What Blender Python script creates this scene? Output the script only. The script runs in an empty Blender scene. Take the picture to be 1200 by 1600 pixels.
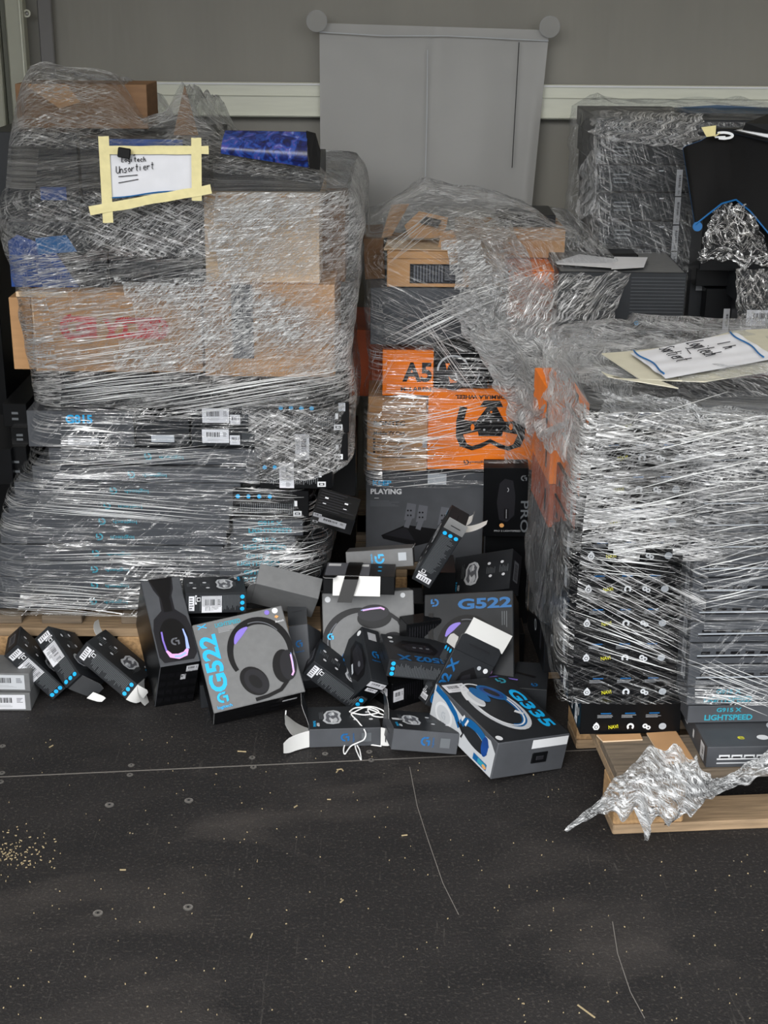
import bpy, bmesh, math, random
from math import sin, cos, pi, radians, atan2, sqrt
from mathutils import Vector, Matrix, noise
import numpy as np

random.seed(7)
sc = bpy.context.scene
COL = sc.collection

# ------------------------------------------------------------------ camera
FPX, CAMH, PITCH, ROLL = 2218.0, 1.6, radians(20.0), 0.008
fw = Vector((0, cos(PITCH), -sin(PITCH)))
up0 = Vector((0, sin(PITCH), cos(PITCH)))
rt0 = Vector((1, 0, 0))
rt = rt0 * cos(ROLL) + up0 * sin(ROLL)
up = -rt0 * sin(ROLL) + up0 * cos(ROLL)
CAMP = Vector((0, 0, CAMH))
cd = bpy.data.cameras.new('camera')
cam = bpy.data.objects.new('camera', cd)
COL.objects.link(cam)
cd.sensor_fit = 'VERTICAL'
cd.sensor_height = 36.0
cd.sensor_width = 27.0
cd.lens = 36.0 * FPX / 1600.0
cd.clip_start = 0.05
cam.matrix_world = Matrix(((rt.x, up.x, -fw.x, CAMP.x), (rt.y, up.y, -fw.y, CAMP.y), (rt.z, up.z, -fw.z, CAMP.z), (0, 0, 0, 1)))
sc.camera = cam

# ------------------------------------------------------------------ view, world, light
sc.view_settings.view_transform = 'Standard'
sc.view_settings.look = 'None'
sc.view_settings.exposure = 0.75
sc.view_settings.gamma = 1.0
sc.view_settings.use_curve_mapping = False
sc.cycles.transparent_max_bounces = 24
sc.cycles.max_bounces = 8

w = bpy.data.worlds.new('overcast')
sc.world = w
w.use_nodes = True
nt = w.node_tree
nt.nodes.clear()
wo = nt.nodes.new('ShaderNodeOutputWorld')
bg = nt.nodes.new('ShaderNodeBackground')
tc = nt.nodes.new('ShaderNodeTexCoord')
sx = nt.nodes.new('ShaderNodeSeparateXYZ')
cr = nt.nodes.new('ShaderNodeValToRGB')
nt.links.new(tc.outputs['Generated'], sx.inputs[0])
mr = nt.nodes.new('ShaderNodeMapRange')
mr.inputs[1].default_value = -1
nt.links.new(sx.outputs['Z'], mr.inputs[0])
nt.links.new(mr.outputs[0], cr.inputs[0])
e = cr.color_ramp.elements
e[0].position = 0.0; e[0].color = (.10, .10, .10, 1)
e[1].position = 1.0; e[1].color = (.95, .98, 1.0, 1)
for pos, c in ((.49, (.13, .13, .125, 1)), (.515, (.95, .99, 1.0, 1)), (.62, (1.15, 1.17, 1.2, 1))):
    q = e.new(pos); q.color = c
nt.links.new(cr.outputs[0], bg.inputs[0])
bg.inputs[1].default_value = 1.45
nt.links.new(bg.outputs[0], wo.inputs[0])
sd = bpy.data.lights.new('daylight', 'SUN'); sd.energy = 1.6; sd.angle = radians(38); sd.color = (1.0, .98, .95)
so = bpy.data.objects.new('daylight', sd); COL.objects.link(so)
so.rotation_euler = Vector((.25, .85, -.52)).to_track_quat('-Z', 'Y').to_euler()

def ray(px, py):
    return fw + rt * ((px - 600) / FPX) - up * ((py - 800) / FPX)
def at(px, py, Y):
    r = ray(px, py); return CAMP + r * (Y / r.y)
def atz(px, py, Z):
    r = ray(px, py); return CAMP + r * ((Z - CAMH) / r.z)
def atp(px, py, p0, yaw):
    n = Vector((-sin(yaw), cos(yaw), 0)); r = ray(px, py)
    return CAMP + r * ((Vector(p0) - CAMP).dot(n) / r.dot(n))

# ------------------------------------------------------------------ materials
def lin(c):
    return tuple(((v / 255) / 12.92 if v / 255 <= .04045 else ((v / 255 + .055) / 1.055) ** 2.4) for v in c) + (1,)
MAT = {}
def mat(name, col, rough=.6, metal=0, noise_amt=0, nscale=40, spec=.5, bump=0, coords='Object', stretch=None, emis=None, trans=None):
    if 'card' in name or name.startswith('art') or name in ('cloth_black', 'ink', 'black_tape'): spec = .25
    m = bpy.data.materials.new(name); m.use_nodes = True
    n = m.node_tree; b = n.nodes['Principled BSDF']
    c = col if len(col) == 4 else tuple(col) + (1,)
    b.inputs['Base Color'].default_value = c
    b.inputs['Roughness'].default_value = rough
    b.inputs['Metallic'].default_value = metal
    b.inputs['Specular IOR Level'].default_value = spec
    if noise_amt or bump:
        t = n.nodes.new('ShaderNodeTexCoord'); mp = n.nodes.new('ShaderNodeMapping')
        nz = n.nodes.new('ShaderNodeTexNoise')
        n.links.new(t.outputs[coords], mp.inputs[0]); n.links.new(mp.outputs[0], nz.inputs['Vector'])
        nz.inputs['Scale'].default_value = nscale; nz.inputs['Detail'].default_value = 5
        if stretch: mp.inputs['Scale'].default_value = stretch
        if noise_amt:
            r = n.nodes.new('ShaderNodeValToRGB')
            r.color_ramp.elements[0].position = .3; r.color_ramp.elements[1].position = .7
            r.color_ramp.elements[0].color = tuple(v * (1 - noise_amt) for v in c[:3]) + (1,)
            r.color_ramp.elements[1].color = tuple(min(1, v * (1 + noise_amt)) for v in c[:3]) + (1,)
            n.links.new(nz.outputs[0], r.inputs[0]); n.links.new(r.outputs[0], b.inputs['Base Color'])
        if bump:
            bp = n.nodes.new('ShaderNodeBump'); bp.inputs['Strength'].default_value = bump
            bp.inputs['Distance'].default_value = .002
            n.links.new(nz.outputs[0], bp.inputs['Height']); n.links.new(bp.outputs[0], b.inputs['Normal'])
    MAT[name] = m
    return m
mat('grey_card', lin((70, 72, 76)), .42, noise_amt=.08, nscale=25, bump=.1)
mat('dark_card', lin((34, 36, 39)), .42, noise_amt=.12, nscale=25)
mat('black_card', lin((11, 12, 14)), .3, noise_amt=.15, nscale=25)
mat('mid_card', lin((104, 105, 106)), .5, noise_amt=.06, nscale=60, bump=.1)
mat('cardboard', lin((178, 138, 98)), .8, noise_amt=.08, nscale=14, bump=.15, stretch=(1, 1, 6))
mat('cardboard_pale', lin((205, 180, 150)), .8, noise_amt=.08, nscale=14, bump=.15, stretch=(1, 1, 6))
mat('cardboard_dark', lin((120, 92, 68)), .8, noise_amt=.12, nscale=14, bump=.15, stretch=(1, 1, 6))
mat('orange_card', lin((236, 122, 28)), .5, noise_amt=.05, nscale=20)
mat('orange_dark', lin((168, 74, 28)), .5, noise_amt=.15, nscale=20)  # darker orange; on the gap box edge it holds deep shade
mat('cyan', lin((20, 165, 225)), .45)
mat('teal', lin((45, 140, 160)), .45)
mat('blue', lin((8, 86, 142)), .45)
mat('deepblue', lin((22, 62, 128)), .35, noise_amt=.3, nscale=30)
mat('white', lin((205, 207, 210)), .55)
mat('paper', lin((200, 201, 206)), .7, noise_amt=.03, nscale=30)
mat('ink', lin((30, 30, 34)), .6)
mat('fine', lin((150, 152, 156)), .6)
mat('dimfine', lin((86, 90, 94)), .6)
mat('art_black', lin((16, 16, 18)), .4)
mat('art_dark', lin((30, 30, 34)), .4)
mat('art_grey', lin((90, 92, 98)), .4)
mat('art_light', lin((165, 170, 176)), .4)
mat('art_silver', lin((182, 185, 189)), .4)
mat('purple', lin((122, 104, 190)), .4)
mat('pink', lin((214, 160, 222)), .4)
mat('sky_print', lin((150, 170, 235)), .4)
mat('yellow', lin((205, 200, 40)), .5)
mat('red', lin((196, 44, 48)), .6)
mat('maroon', lin((112, 30, 52)), .4)
mat('amber', lin((205, 150, 90)), .5)
mat('tape', lin((204, 194, 142)), .6, noise_amt=.06, nscale=60, bump=.3)
mat('white_card', lin((205, 205, 203)), .5)
mat('edge', lin((160, 160, 160)), .7)
mat('black_tape', lin((8, 8, 9)), .35)
mat('cable', lin((232, 232, 232)), .4)
mat('wood', lin((140, 118, 92)), .8, noise_amt=.28, nscale=9, bump=.5, stretch=(1, 12, 12))
mat('wood_grey', lin((104, 92, 78)), .85, noise_amt=.3, nscale=9, bump=.5, stretch=(1, 12, 12))
mat('chipboard', lin((158, 126, 88)), .85, noise_amt=.3, nscale=120, bump=.8)
mat('cloth_black', lin((8, 8, 9)), .85, bump=.2, nscale=500)
mat('steel', lin((140, 138, 134)), .35, metal=.7)
mat('slat', lin((200, 202, 189)), .45, noise_amt=.04, nscale=8, stretch=(1, 1, 10))
mat('post', lin((160, 161, 148)), .5, noise_amt=.05, nscale=6)
mat('post_dark', lin((98, 100, 90)), .55)
mat('tarp_fold', lin((104, 103, 103)), .55, noise_amt=.04, nscale=4)
mat('chips', lin((160, 144, 112)), .8)
mat('dust_mark', lin((112, 108, 104)), .9)
mat('navy', lin((34, 62, 88)), .4)
mat('galaxy', lin((40, 70, 170)), .35)

def galaxy():
    m = MAT['galaxy']; n = m.node_tree; b = n.nodes['Principled BSDF']
    t = n.nodes.new('ShaderNodeTexCoord'); nz = n.nodes.new('ShaderNodeTexNoise'); nz.inputs['Scale'].default_value = 38
    nz.inputs['Detail'].default_value = 8; nz.inputs['Distortion'].default_value = 1.5
    r = n.nodes.new('ShaderNodeValToRGB'); el = r.color_ramp.elements
    el[0].position = .33; el[0].color = lin((14, 18, 50)); el[1].position = .72; el[1].color = lin((100, 130, 180))
    for p, c in ((.45, (18, 30, 92)), (.55, (26, 66, 140)), (.62, (70, 58, 128))):
        q = el.new(p); q.color = lin(c)
    n.links.new(t.outputs['Object'], nz.inputs['Vector']); n.links.new(nz.outputs[0], r.inputs[0]); n.links.new(r.outputs[0], b.inputs['Base Color'])
galaxy()

def tarp(name, c):
    m = bpy.data.materials.new(name); m.use_nodes = True; n = m.node_tree; b = n.nodes['Principled BSDF']
    b.inputs['Roughness'].default_value = .5
    t = n.nodes.new('ShaderNodeTexCoord'); mp = n.nodes.new('ShaderNodeMapping'); mp.inputs['Scale'].default_value = (3.0, 1, .6)
    mp.inputs['Rotation'].default_value = (0, .35, 0)
    nz = n.nodes.new('ShaderNodeTexNoise'); nz.inputs['Scale'].default_value = 1.3; nz.inputs['Detail'].default_value = 4
    n.links.new(t.outputs['Object'], mp.inputs[0]); n.links.new(mp.outputs[0], nz.inputs['Vector'])
    r = n.nodes.new('ShaderNodeValToRGB'); r.color_ramp.elements[0].position = .3; r.color_ramp.elements[1].position = .75
    r.color_ramp.elements[0].color = tuple(v * .9 for v in lin(c)[:3]) + (1,); r.color_ramp.elements[1].color = tuple(v * 1.1 for v in lin(c)[:3]) + (1,)
    n.links.new(nz.outputs[0], r.inputs[0]); n.links.new(r.outputs[0], b.inputs['Base Color'])
    bp = n.nodes.new('ShaderNodeBump'); bp.inputs['Strength'].default_value = .5; bp.inputs['Distance'].default_value = .03
    n.links.new(nz.outputs[0], bp.inputs['Height']); n.links.new(bp.outputs[0], b.inputs['Normal'])
    MAT[name] = m
tarp('tarp_grey', (124, 122, 115))
def roof_material():
    m = bpy.data.materials.new('roof_sheet'); m.use_nodes = True; n = m.node_tree; n.nodes.clear()
    o = n.nodes.new('ShaderNodeOutputMaterial'); a = n.nodes.new('ShaderNodeBsdfDiffuse'); b = n.nodes.new('ShaderNodeBsdfTranslucent'); x = n.nodes.new('ShaderNodeMixShader')
    a.inputs[0].default_value = (.8, .78, .72, 1); b.inputs[0].default_value = (.75, .70, .60, 1); x.inputs[0].default_value = .35
    n.links.new(a.outputs[0], x.inputs[1]); n.links.new(b.outputs[0], x.inputs[2]); n.links.new(x.outputs[0], o.inputs[0]); MAT['roof_sheet'] = m
roof_material()

def floor_material():
    m = bpy.data.materials.new('floor_ply'); m.use_nodes = True; n = m.node_tree; b = n.nodes['Principled BSDF']
    L = n.links.new
    t = n.nodes.new('ShaderNodeTexCoord')
    def nz(scale, det=5, st=None, dist=0):
        mp = n.nodes.new('ShaderNodeMapping'); L(t.outputs['Object'], mp.inputs[0])
        if st: mp.inputs['Scale'].default_value = st
        z = n.nodes.new('ShaderNodeTexNoise'); z.inputs['Scale'].default_value = scale; z.inputs['Detail'].default_value = det
        z.inputs['Distortion'].default_value = dist
        L(mp.outputs[0], z.inputs['Vector']); return z
    def ramp(src, p0, p1, c0, c1):
        r = n.nodes.new('ShaderNodeValToRGB'); r.color_ramp.elements[0].position = p0; r.color_ramp.elements[1].position = p1
        r.color_ramp.elements[0].color = c0; r.color_ramp.elements[1].color = c1; L(src, r.inputs[0]); return r
    base = ramp(nz(3.0, 6, (1, 2, 1), .4).outputs[0], .3, .75, lin((28, 27, 28)), lin((40, 38, 38)))
    dust = ramp(nz(1.7, 8, (1, 1.6, 1), .8).outputs[0], .54, .8, (0, 0, 0, 1), (1, 1, 1, 1))
    fine = ramp(nz(160, 2).outputs[0], .55, .75, (0, 0, 0, 1), (1, 1, 1, 1))
    scr = ramp(nz(7, 6, (14, .7, 1), 1.5).outputs[0], .66, .74, (0, 0, 0, 1), (1, 1, 1, 1))
    def mix(fac, a, c, k):
        mm = n.nodes.new('ShaderNodeMath'); mm.operation = 'MULTIPLY'; mm.inputs[1].default_value = k; L(fac, mm.inputs[0])
        x = n.nodes.new('ShaderNodeMix'); x.data_type = 'RGBA'; L(mm.outputs[0], x.inputs[0]); L(a, x.inputs[6]); x.inputs[7].default_value = c
        return x.outputs[2]
    o = mix(dust.outputs[0], base.outputs[0], lin((92, 86, 82)), .45)
    o = mix(fine.outputs[0], o, lin((110, 104, 98)), .28)
    o = mix(scr.outputs[0], o, lin((98, 94, 90)), .3)
    # tiny scattered specks
    vo = n.nodes.new('ShaderNodeTexVoronoi'); vo.inputs['Scale'].default_value = 26; L(t.outputs['Object'], vo.inputs['Vector'])
    sp = ramp(vo.outputs['Distance'], .035, .06, (1, 1, 1, 1), (0, 0, 0, 1))
    gate = ramp(nz(9, 2).outputs[0], .5, .6, (0, 0, 0, 1), (1, 1, 1, 1))
    mu = n.nodes.new('ShaderNodeMath'); mu.operation = 'MULTIPLY'; L(sp.outputs[0], mu.inputs[0]); L(gate.outputs[0], mu.inputs[1])
    o = mix(mu.outputs[0], o, lin((170, 160, 140)), .8)
    L(o, b.inputs['Base Color'])
    b.inputs['Roughness'].default_value = .7; b.inputs['Specular IOR Level'].default_value = .3
    # anti-slip mesh relief
    br = n.nodes.new('ShaderNodeTexVoronoi'); br.inputs['Scale'].default_value = 260; L(t.outputs['Object'], br.inputs['Vector'])
    bp = n.nodes.new('ShaderNodeBump'); bp.inputs['Strength'].default_value = .35; bp.inputs['Distance'].default_value = .002
    L(br.outputs['Distance'], bp.inputs['Height']); L(bp.outputs[0], b.inputs['Normal'])
    MAT['floor_ply'] = m
floor_material()

def film_mat(name, a1=0, a2=25, s1=(5, 60), s2=(5, 60), base=.06, gain=.8, p=8, haze=.25, gloss=1.0, rough=.16, seed=0, patch=(.35, .65), bump=.6, tint=(.93, .94, .95), pscale=5):
    """stretch film: mostly see-through, ridges denser and glossy, part of their glint put into white colour"""
    m = bpy.data.materials.new(name); m.use_nodes = True; n = m.node_tree; n.nodes.clear(); L = n.links.new
    out = n.nodes.new('ShaderNodeOutputMaterial')
    uv = n.nodes.new('ShaderNodeUVMap')
    def math(op, a, b=None, c=None):
        x = n.nodes.new('ShaderNodeMath'); x.operation = op
        for i, v in enumerate((a, b, c)):
            if v is None: continue
            if isinstance(v, (int, float)): x.inputs[i].default_value = v
            else: L(v, x.inputs[i])
        return x.outputs[0]
    def ridge(ang, sc2, det, off, dist, pw):
        mp = n.nodes.new('ShaderNodeMapping'); mp.vector_type = 'TEXTURE' if False else 'POINT'
        mp.inputs['Rotation'].default_value = (0, 0, radians(-ang)); L(uv.outputs[0], mp.inputs[0])
        m2 = n.nodes.new('ShaderNodeMapping'); m2.inputs['Scale'].default_value = (sc2[0], sc2[1], 1)
        m2.inputs['Location'].default_value = (off, off * 1.7, off * .3); L(mp.outputs[0], m2.inputs[0])
        z = n.nodes.new('ShaderNodeTexNoise'); z.inputs['Scale'].default_value = 1; z.inputs['Detail'].default_value = det
        z.inputs['Distortion'].default_value = dist; z.inputs['Roughness'].default_value = .6
        L(m2.outputs[0], z.inputs['Vector'])
        r = math('SUBTRACT', 1.0, math('ABSOLUTE', math('MULTIPLY', math('SUBTRACT', z.outputs[0], .5), 4.0)))
        r = math('MAXIMUM', r, 0.0)
        q = n.nodes.new('ShaderNodeMapRange'); q.interpolation_type = 'SMOOTHSTEP'; q.inputs[1].default_value = 1 - 1.5 / (pw + 1.5); q.inputs[2].default_value = 1 - .3 / (pw + 1.5)
        L(r, q.inputs[0])
        return q.outputs[0], z.outputs[0]
    r1, z1 = ridge(a1, s1, 3, seed, .5, p)
    r2, z2 = ridge(a2, s2, 4, seed + 7.3, .9, p)
    r3, z3 = ridge(a1 * .5 + a2 * .5 + 50, (s2[0] * 2.5, s2[1] * .7), 3, seed + 3.1, 1.2, p * 1.4)
    pz = n.nodes.new('ShaderNodeTexNoise'); pz.inputs['Scale'].default_value = pscale; pz.inputs['Detail'].default_value = 3
    pm = n.nodes.new('ShaderNodeMapping'); pm.inputs['Location'].default_value = (seed * 2.1, seed, 0); pm.inputs['Scale'].default_value = (.7, 1.3, 1)
    L(uv.outputs[0], pm.inputs[0]); L(pm.outputs[0], pz.inputs['Vector'])
    pr = n.nodes.new('ShaderNodeMapRange'); pr.inputs[1].default_value = patch[0]; pr.inputs[2].default_value = patch[1]
    pr.inputs[3].default_value = .25; L(pz.outputs[0], pr.inputs[0])
    rid = math('MAXIMUM', math('MAXIMUM', r1, r2), math('MULTIPLY', r3, .7))
    al = math('MULTIPLY', rid, pr.outputs[0])
    al = math('MINIMUM', math('ADD', math('MULTIPLY', al, gain), math('MULTIPLY', pr.outputs[0], base)), .97)
    hgt = math('ADD', math('ADD', z1, z2), math('MULTIPLY', rid, .35))
    bp = n.nodes.new('ShaderNodeBump'); bp.inputs['Strength'].default_value = bump; bp.inputs['Distance'].default_value = .02
    L(hgt, bp.inputs['Height'])
    g = n.nodes.new('ShaderNodeBsdfGlossy'); g.inputs['Roughness'].default_value = rough; g.inputs['Color'].default_value = (gloss, gloss, gloss, 1)
    d = n.nodes.new('ShaderNodeBsdfDiffuse'); d.inputs['Color'].default_value = (.8, .81, .82, 1)  # white body colour carries part of the ridges' glint
    L(bp.outputs[0], g.inputs['Normal']); L(bp.outputs[0], d.inputs['Normal'])
    mx = n.nodes.new('ShaderNodeMixShader'); mx.inputs[0].default_value = haze; L(g.outputs[0], mx.inputs[1]); L(d.outputs[0], mx.inputs[2])
    tr = n.nodes.new('ShaderNodeBsdfTransparent'); tr.inputs[0].default_value = tuple(tint) + (1,)
    fx = n.nodes.new('ShaderNodeMixShader'); L(al, fx.inputs[0]); L(tr.outputs[0], fx.inputs[1]); L(mx.outputs[0], fx.inputs[2])
    L(fx.outputs[0], out.inputs[0])
    MAT[name] = m
film_mat('film_clear', a1=1, a2=-3, s1=(1.0, 70), s2=(1.4, 55), base=.0, gain=1.0, p=12, haze=.45, rough=.1, seed=1, patch=(.5, .62))
film_mat('film_dense', a1=38, a2=6, s1=(15, 140), s2=(14, 170), base=.11, gain=1.0, p=3.7, haze=.75, rough=.12, seed=2, patch=(.28, .6), bump=1)
film_mat('film_cloud', a1=-20, a2=36, s1=(8, 90), s2=(11, 110), base=.12, gain=.9, p=5, haze=.5, seed=3, patch=(.36, .66), bump=1)
film_mat('film_band', a1=12, a2=3, s1=(3.5, 120), s2=(6, 150), base=.04, gain=1.0, p=5, haze=.5, seed=4, patch=(.34, .62), bump=1)
film_mat('film_veil', a1=-62, a2=-38, s1=(5, 100), s2=(7, 120), base=.06, gain=.85, p=6.5, haze=.5, seed=5, patch=(.34, .62), bump=.9)
film_mat('film_bright', a1=8, a2=-10, s1=(5, 120), s2=(8, 150), base=.02, gain=1.15, p=3.6, haze=.55, seed=6, patch=(.38, .55), bump=1, pscale=4)
film_mat('film_diag', a1=-27, a2=-20, s1=(1.6, 80), s2=(2.5, 110), base=.0, gain=.9, p=14, haze=.45, seed=8, patch=(.46, .64), bump=.8)
film_mat('film_dull', a1=-25, a2=-70, s1=(4, 70), s2=(6, 90), base=.05, gain=.35, p=8, haze=.6, seed=9, patch=(.3, .65), bump=.6)
film_mat('film_rope', a1=75, a2=50, s1=(8, 150), s2=(12, 120), base=.22, gain=.7, p=5, haze=.5, seed=10, patch=(.1, .5), bump=1)
film_mat('film_side', a1=-58, a2=-44, s1=(4, 100), s2=(6, 120), base=.0, gain=.4, p=8, haze=.4, seed=11, patch=(.4, .7), bump=.6)

# ------------------------------------------------------------------ mesh building
TXT = {}
def text_geo(s):
    if s in TXT: return TXT[s]
    c = bpy.data.curves.new('t', 'FONT'); c.body = s.lstrip('*'); c.resolution_u = 3; c.offset = .035 if s.startswith('*') else .012
    o = bpy.data.objects.new('t', c); COL.objects.link(o)
    bpy.context.view_layer.update()
    me = bpy.data.meshes.new_from_object(o.evaluated_get(bpy.context.evaluated_depsgraph_get()))
    bm = bmesh.new(); bm.from_mesh(me)
    vs = [(v.co.x, v.co.y) for v in bm.verts]
    bm.verts.index_update()
    fs = [[v.index for v in f.verts] for f in bm.faces]
    bm.free(); bpy.data.objects.remove(o); bpy.data.curves.remove(c); bpy.data.meshes.remove(me)
    x0 = min(v[0] for v in vs); x1 = max(v[0] for v in vs); y0 = min(v[1] for v in vs); y1 = max(v[1] for v in vs)
    vs = [((x - x0) / (x1 - x0) - .5, (y - y0) / (y1 - y0) - .5) for x, y in vs]
    TXT[s] = (vs, fs); return TXT[s]

class Face:
    """a drawing plane on a box: x right, y up, metres from its lower left corner"""
    def __init__(s, B, o, ux, uy, w, h):
        s.B, s.o, s.ux, s.uy, s.w, s.h = B, Vector(o), Vector(ux), Vector(uy), w, h
        s.n = s.ux.cross(s.uy); s.k = 0
    def P(s, x, y): return s.o + s.ux * x + s.uy * y + s.n * (.0005 + .00012 * s.k)
    def poly(s, pts, m):
        s.k += 1; s.B.face([s.P(*p) for p in pts], m)
    def rect(s, x, y, w, h, m, a=0):
        c, t = cos(a), sin(a)
        s.poly([(x + dx * c - dy * t, y + dx * t + dy * c) for dx, dy in ((-w / 2, -h / 2), (w / 2, -h / 2), (w / 2, h / 2), (-w / 2, h / 2))], m)
    def ell(s, x, y, rx, ry, m, a=0, n=28):
        c, t = cos(a), sin(a)
        s.poly([(x + rx * cos(q) * c - ry * sin(q) * t, y + rx * cos(q) * t + ry * sin(q) * c) for q in [2 * pi * i / n for i in range(n)]], m)
    def stroke(s, pts, wd, m):
        s.k += 1
        n = len(pts); L = []; R = []
        for i, p in enumerate(pts):
            a = pts[max(0, i - 1)]; b = pts[min(n - 1, i + 1)]
            d = Vector((b[0] - a[0], b[1] - a[1])).normalized(); q = wd[i] if isinstance(wd, (list, tuple)) else wd
            L.append(s.P(p[0] - d.y * q / 2, p[1] + d.x * q / 2)); R.append(s.P(p[0] + d.y * q / 2, p[1] - d.x * q / 2))
        for i in range(n - 1): s.B.face([R[i], R[i + 1], L[i + 1], L[i]], m)
    def arc(s, x, y, rx, ry, a0, a1, wd, m, n=26, rot=0):
        pts = []
        for i in range(n + 1):
            q = radians(a0 + (a1 - a0) * i / n); px, py = rx * cos(q), ry * sin(q)
            pts.append((x + px * cos(rot) - py * sin(rot), y + px * sin(rot) + py * cos(rot)))
        if isinstance(wd, tuple): wd = [wd[0] + (wd[1] - wd[0]) * sin(pi * i / n) for i in range(n + 1)]
        s.stroke(pts, wd, m)
    def text(s, t, x, y, w, h, m, a=0):
        s.k += 1
        vs, fs = text_geo(t); c, q = cos(a), sin(a)
        P = [s.P(x + vx * w * c - vy * h * q, y + vx * w * q + vy * h * c) for vx, vy in vs]
        s.B.faces(P, fs, m)
    def para(s, x, y, w, h, n, m, vert=False, lw=.35):
        s.k += 1
        for i in range(n):
            f = (i + .5) / n; l = random.uniform(.6, 1)
            if vert:
                X = x - w / 2 + w * f; hh = h * l; a, b = (X - w / n * lw / 2, y + h / 2 - hh), (X + w / n * lw / 2, y + h / 2)
            else:
                Yy = y + h / 2 - h * f; a, b = (x - w / 2, Yy - h / n * lw / 2), (x - w / 2 + w * l, Yy + h / n * lw / 2)
            s.B.face([s.P(a[0], a[1]), s.P(b[0], a[1]), s.P(b[0], b[1]), s.P(a[0], b[1])], m)
    def barcode(s, x, y, w, h, m='ink', vert=False):
        s.k += 1; q = 0; tot = h if vert else w
        while q < tot * .97:
            d = random.choice((.0012, .0018, .0026)); d = min(d, tot - q)
            if vert: a, b = (x - w / 2, y - h / 2 + q), (x + w / 2, y - h / 2 + q + d)
            else: a, b = (x - w / 2 + q, y - h / 2), (x - w / 2 + q + d, y + h / 2)
            s.B.face([s.P(a[0], a[1]), s.P(b[0], a[1]), s.P(b[0], b[1]), s.P(a[0], b[1])], m)
            q += d + random.choice((.0012, .0018))
    def g_logo(s, x, y, r, m, a=0, word=False):
        def T(px, py): return (x + (px * cos(a) - py * sin(a)) * r, y + (px * sin(a) + py * cos(a)) * r)
        pts = [T(.78 * cos(radians(q)), .78 * sin(radians(q))) for q in range(95, 286, 12)]
        s.stroke(pts, .42 * r, m)
        s.poly([T(.1, .3), T(.1, -.1), T(.55, -.1), T(.55, -1.0), T(.98, -.75), T(.98, .3)], m)
        s.poly([T(.0, .98), T(.0, .56), T(.5, .56), T(.7, .98)], m)
        if word:
            p = T(0, -1.75); s.text('logitech', p[0], p[1], 2.6 * r, .75 * r, m, a)

class Build:
    def __init__(s): s.v, s.f, s.m, s.mi, s.uv = [], [], [], [], None
    def mid(s, m):
        if m not in s.mi: s.mi.append(m)
        return s.mi.index(m)
    def face(s, pts, m):
        i = len(s.v); s.v += [tuple(p) for p in pts]; s.f.append(list(range(i, i + len(pts)))); s.m.append(s.mid(m))
    def faces(s, P, F, m):
        i = len(s.v); s.v += [tuple(p) for p in P]; k = s.mid(m)
        for f in F: s.f.append([i + j for j in f]); s.m.append(k)
    def box(s, c, d, m, bev=.0012, M=None, fm=None):
        bm = bmesh.new(); bmesh.ops.create_cube(bm, size=1)
        for v in bm.verts: v.co = Vector((v.co.x * d[0], v.co.y * d[1], v.co.z * d[2]))
        if bev: bmesh.ops.bevel(bm, geom=list(bm.edges), offset=bev, segments=1, affect='EDGES')
        bm.verts.index_update()
        P = [(M @ v.co if M else v.co) + Vector(c) for v in bm.verts]
        s.faces(P, [[v.index for v in f.verts] for f in bm.faces], m)
        bm.free()
    def tube(s, pts, r, m, n=8, closed=False):
        pts = [Vector(p) for p in pts]; k = len(pts); rings = []; pn = None
        for i, p in enumerate(pts):
            d = (pts[min(k - 1, i + 1)] - pts[max(0, i - 1)]).normalized()
            if pn is None: pn = d.orthogonal().normalized()
            pn = (pn - d * pn.dot(d)).normalized(); b = d.cross(pn)
            rr = r[i] if isinstance(r, (list, tuple)) else r
            rings.append([p + (pn * cos(2 * pi * j / n) + b * sin(2 * pi * j / n)) * rr for j in range(n)])
        F = []
        for i in range(k - 1):
            for j in range(n): F.append([i * n + j, i * n + (j + 1) % n, (i + 1) * n + (j + 1) % n, (i + 1) * n + j])
        F.append(list(range(n))[::-1]); F.append([(k - 1) * n + j for j in range(n)])
        s.faces([q for g in rings for q in g], F, m)
    def grid(s, P, nu, nv, m, uvs=None, mf=None):
        i0 = len(s.v); s.v += [tuple(p) for p in P]
        for b in range(nv - 1):
            for a in range(nu - 1):
                s.f.append([i0 + b * nu + a, i0 + b * nu + a + 1, i0 + (b + 1) * nu + a + 1, i0 + (b + 1) * nu + a])
                s.m.append(s.mid(mf(a, b) if mf else m))
        if uvs is not None:
            if s.uv is None: s.uv = {}
            for k, u in enumerate(uvs): s.uv[i0 + k] = u
    def build(s, name, parent=None, smooth=False):
        me = bpy.data.meshes.new(name); me.from_pydata(s.v, [], s.f)
        for m in s.mi: me.materials.append(MAT[m])
        me.polygons.foreach_set('material_index', s.m)
        if smooth: me.polygons.foreach_set('use_smooth', [True] * len(s.f))
        if s.uv is not None:
            ul = me.uv_layers.new(name='UVMap')
            for l in me.loops: ul.data[l.index].uv = s.uv.get(l.vertex_index, (0, 0))
        me.update()
        o = bpy.data.objects.new(name, me); COL.objects.link(o)
        if parent: o.parent = parent
        return o

def tag(o, label, cat, group=None, kind=None):
    o['label'] = label; o['category'] = cat
    if group: o['group'] = group
    if kind: o['kind'] = kind
    return o
def empty(name, M, label, cat, group=None):
    o = bpy.data.objects.new(name, None); COL.objects.link(o); o.empty_display_size = .05
    o.matrix_world = M if isinstance(M, Matrix) else Matrix.Translation(M)
    return tag(o, label, cat, group)
def struct(o): o['kind'] = 'structure'; return o

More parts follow.
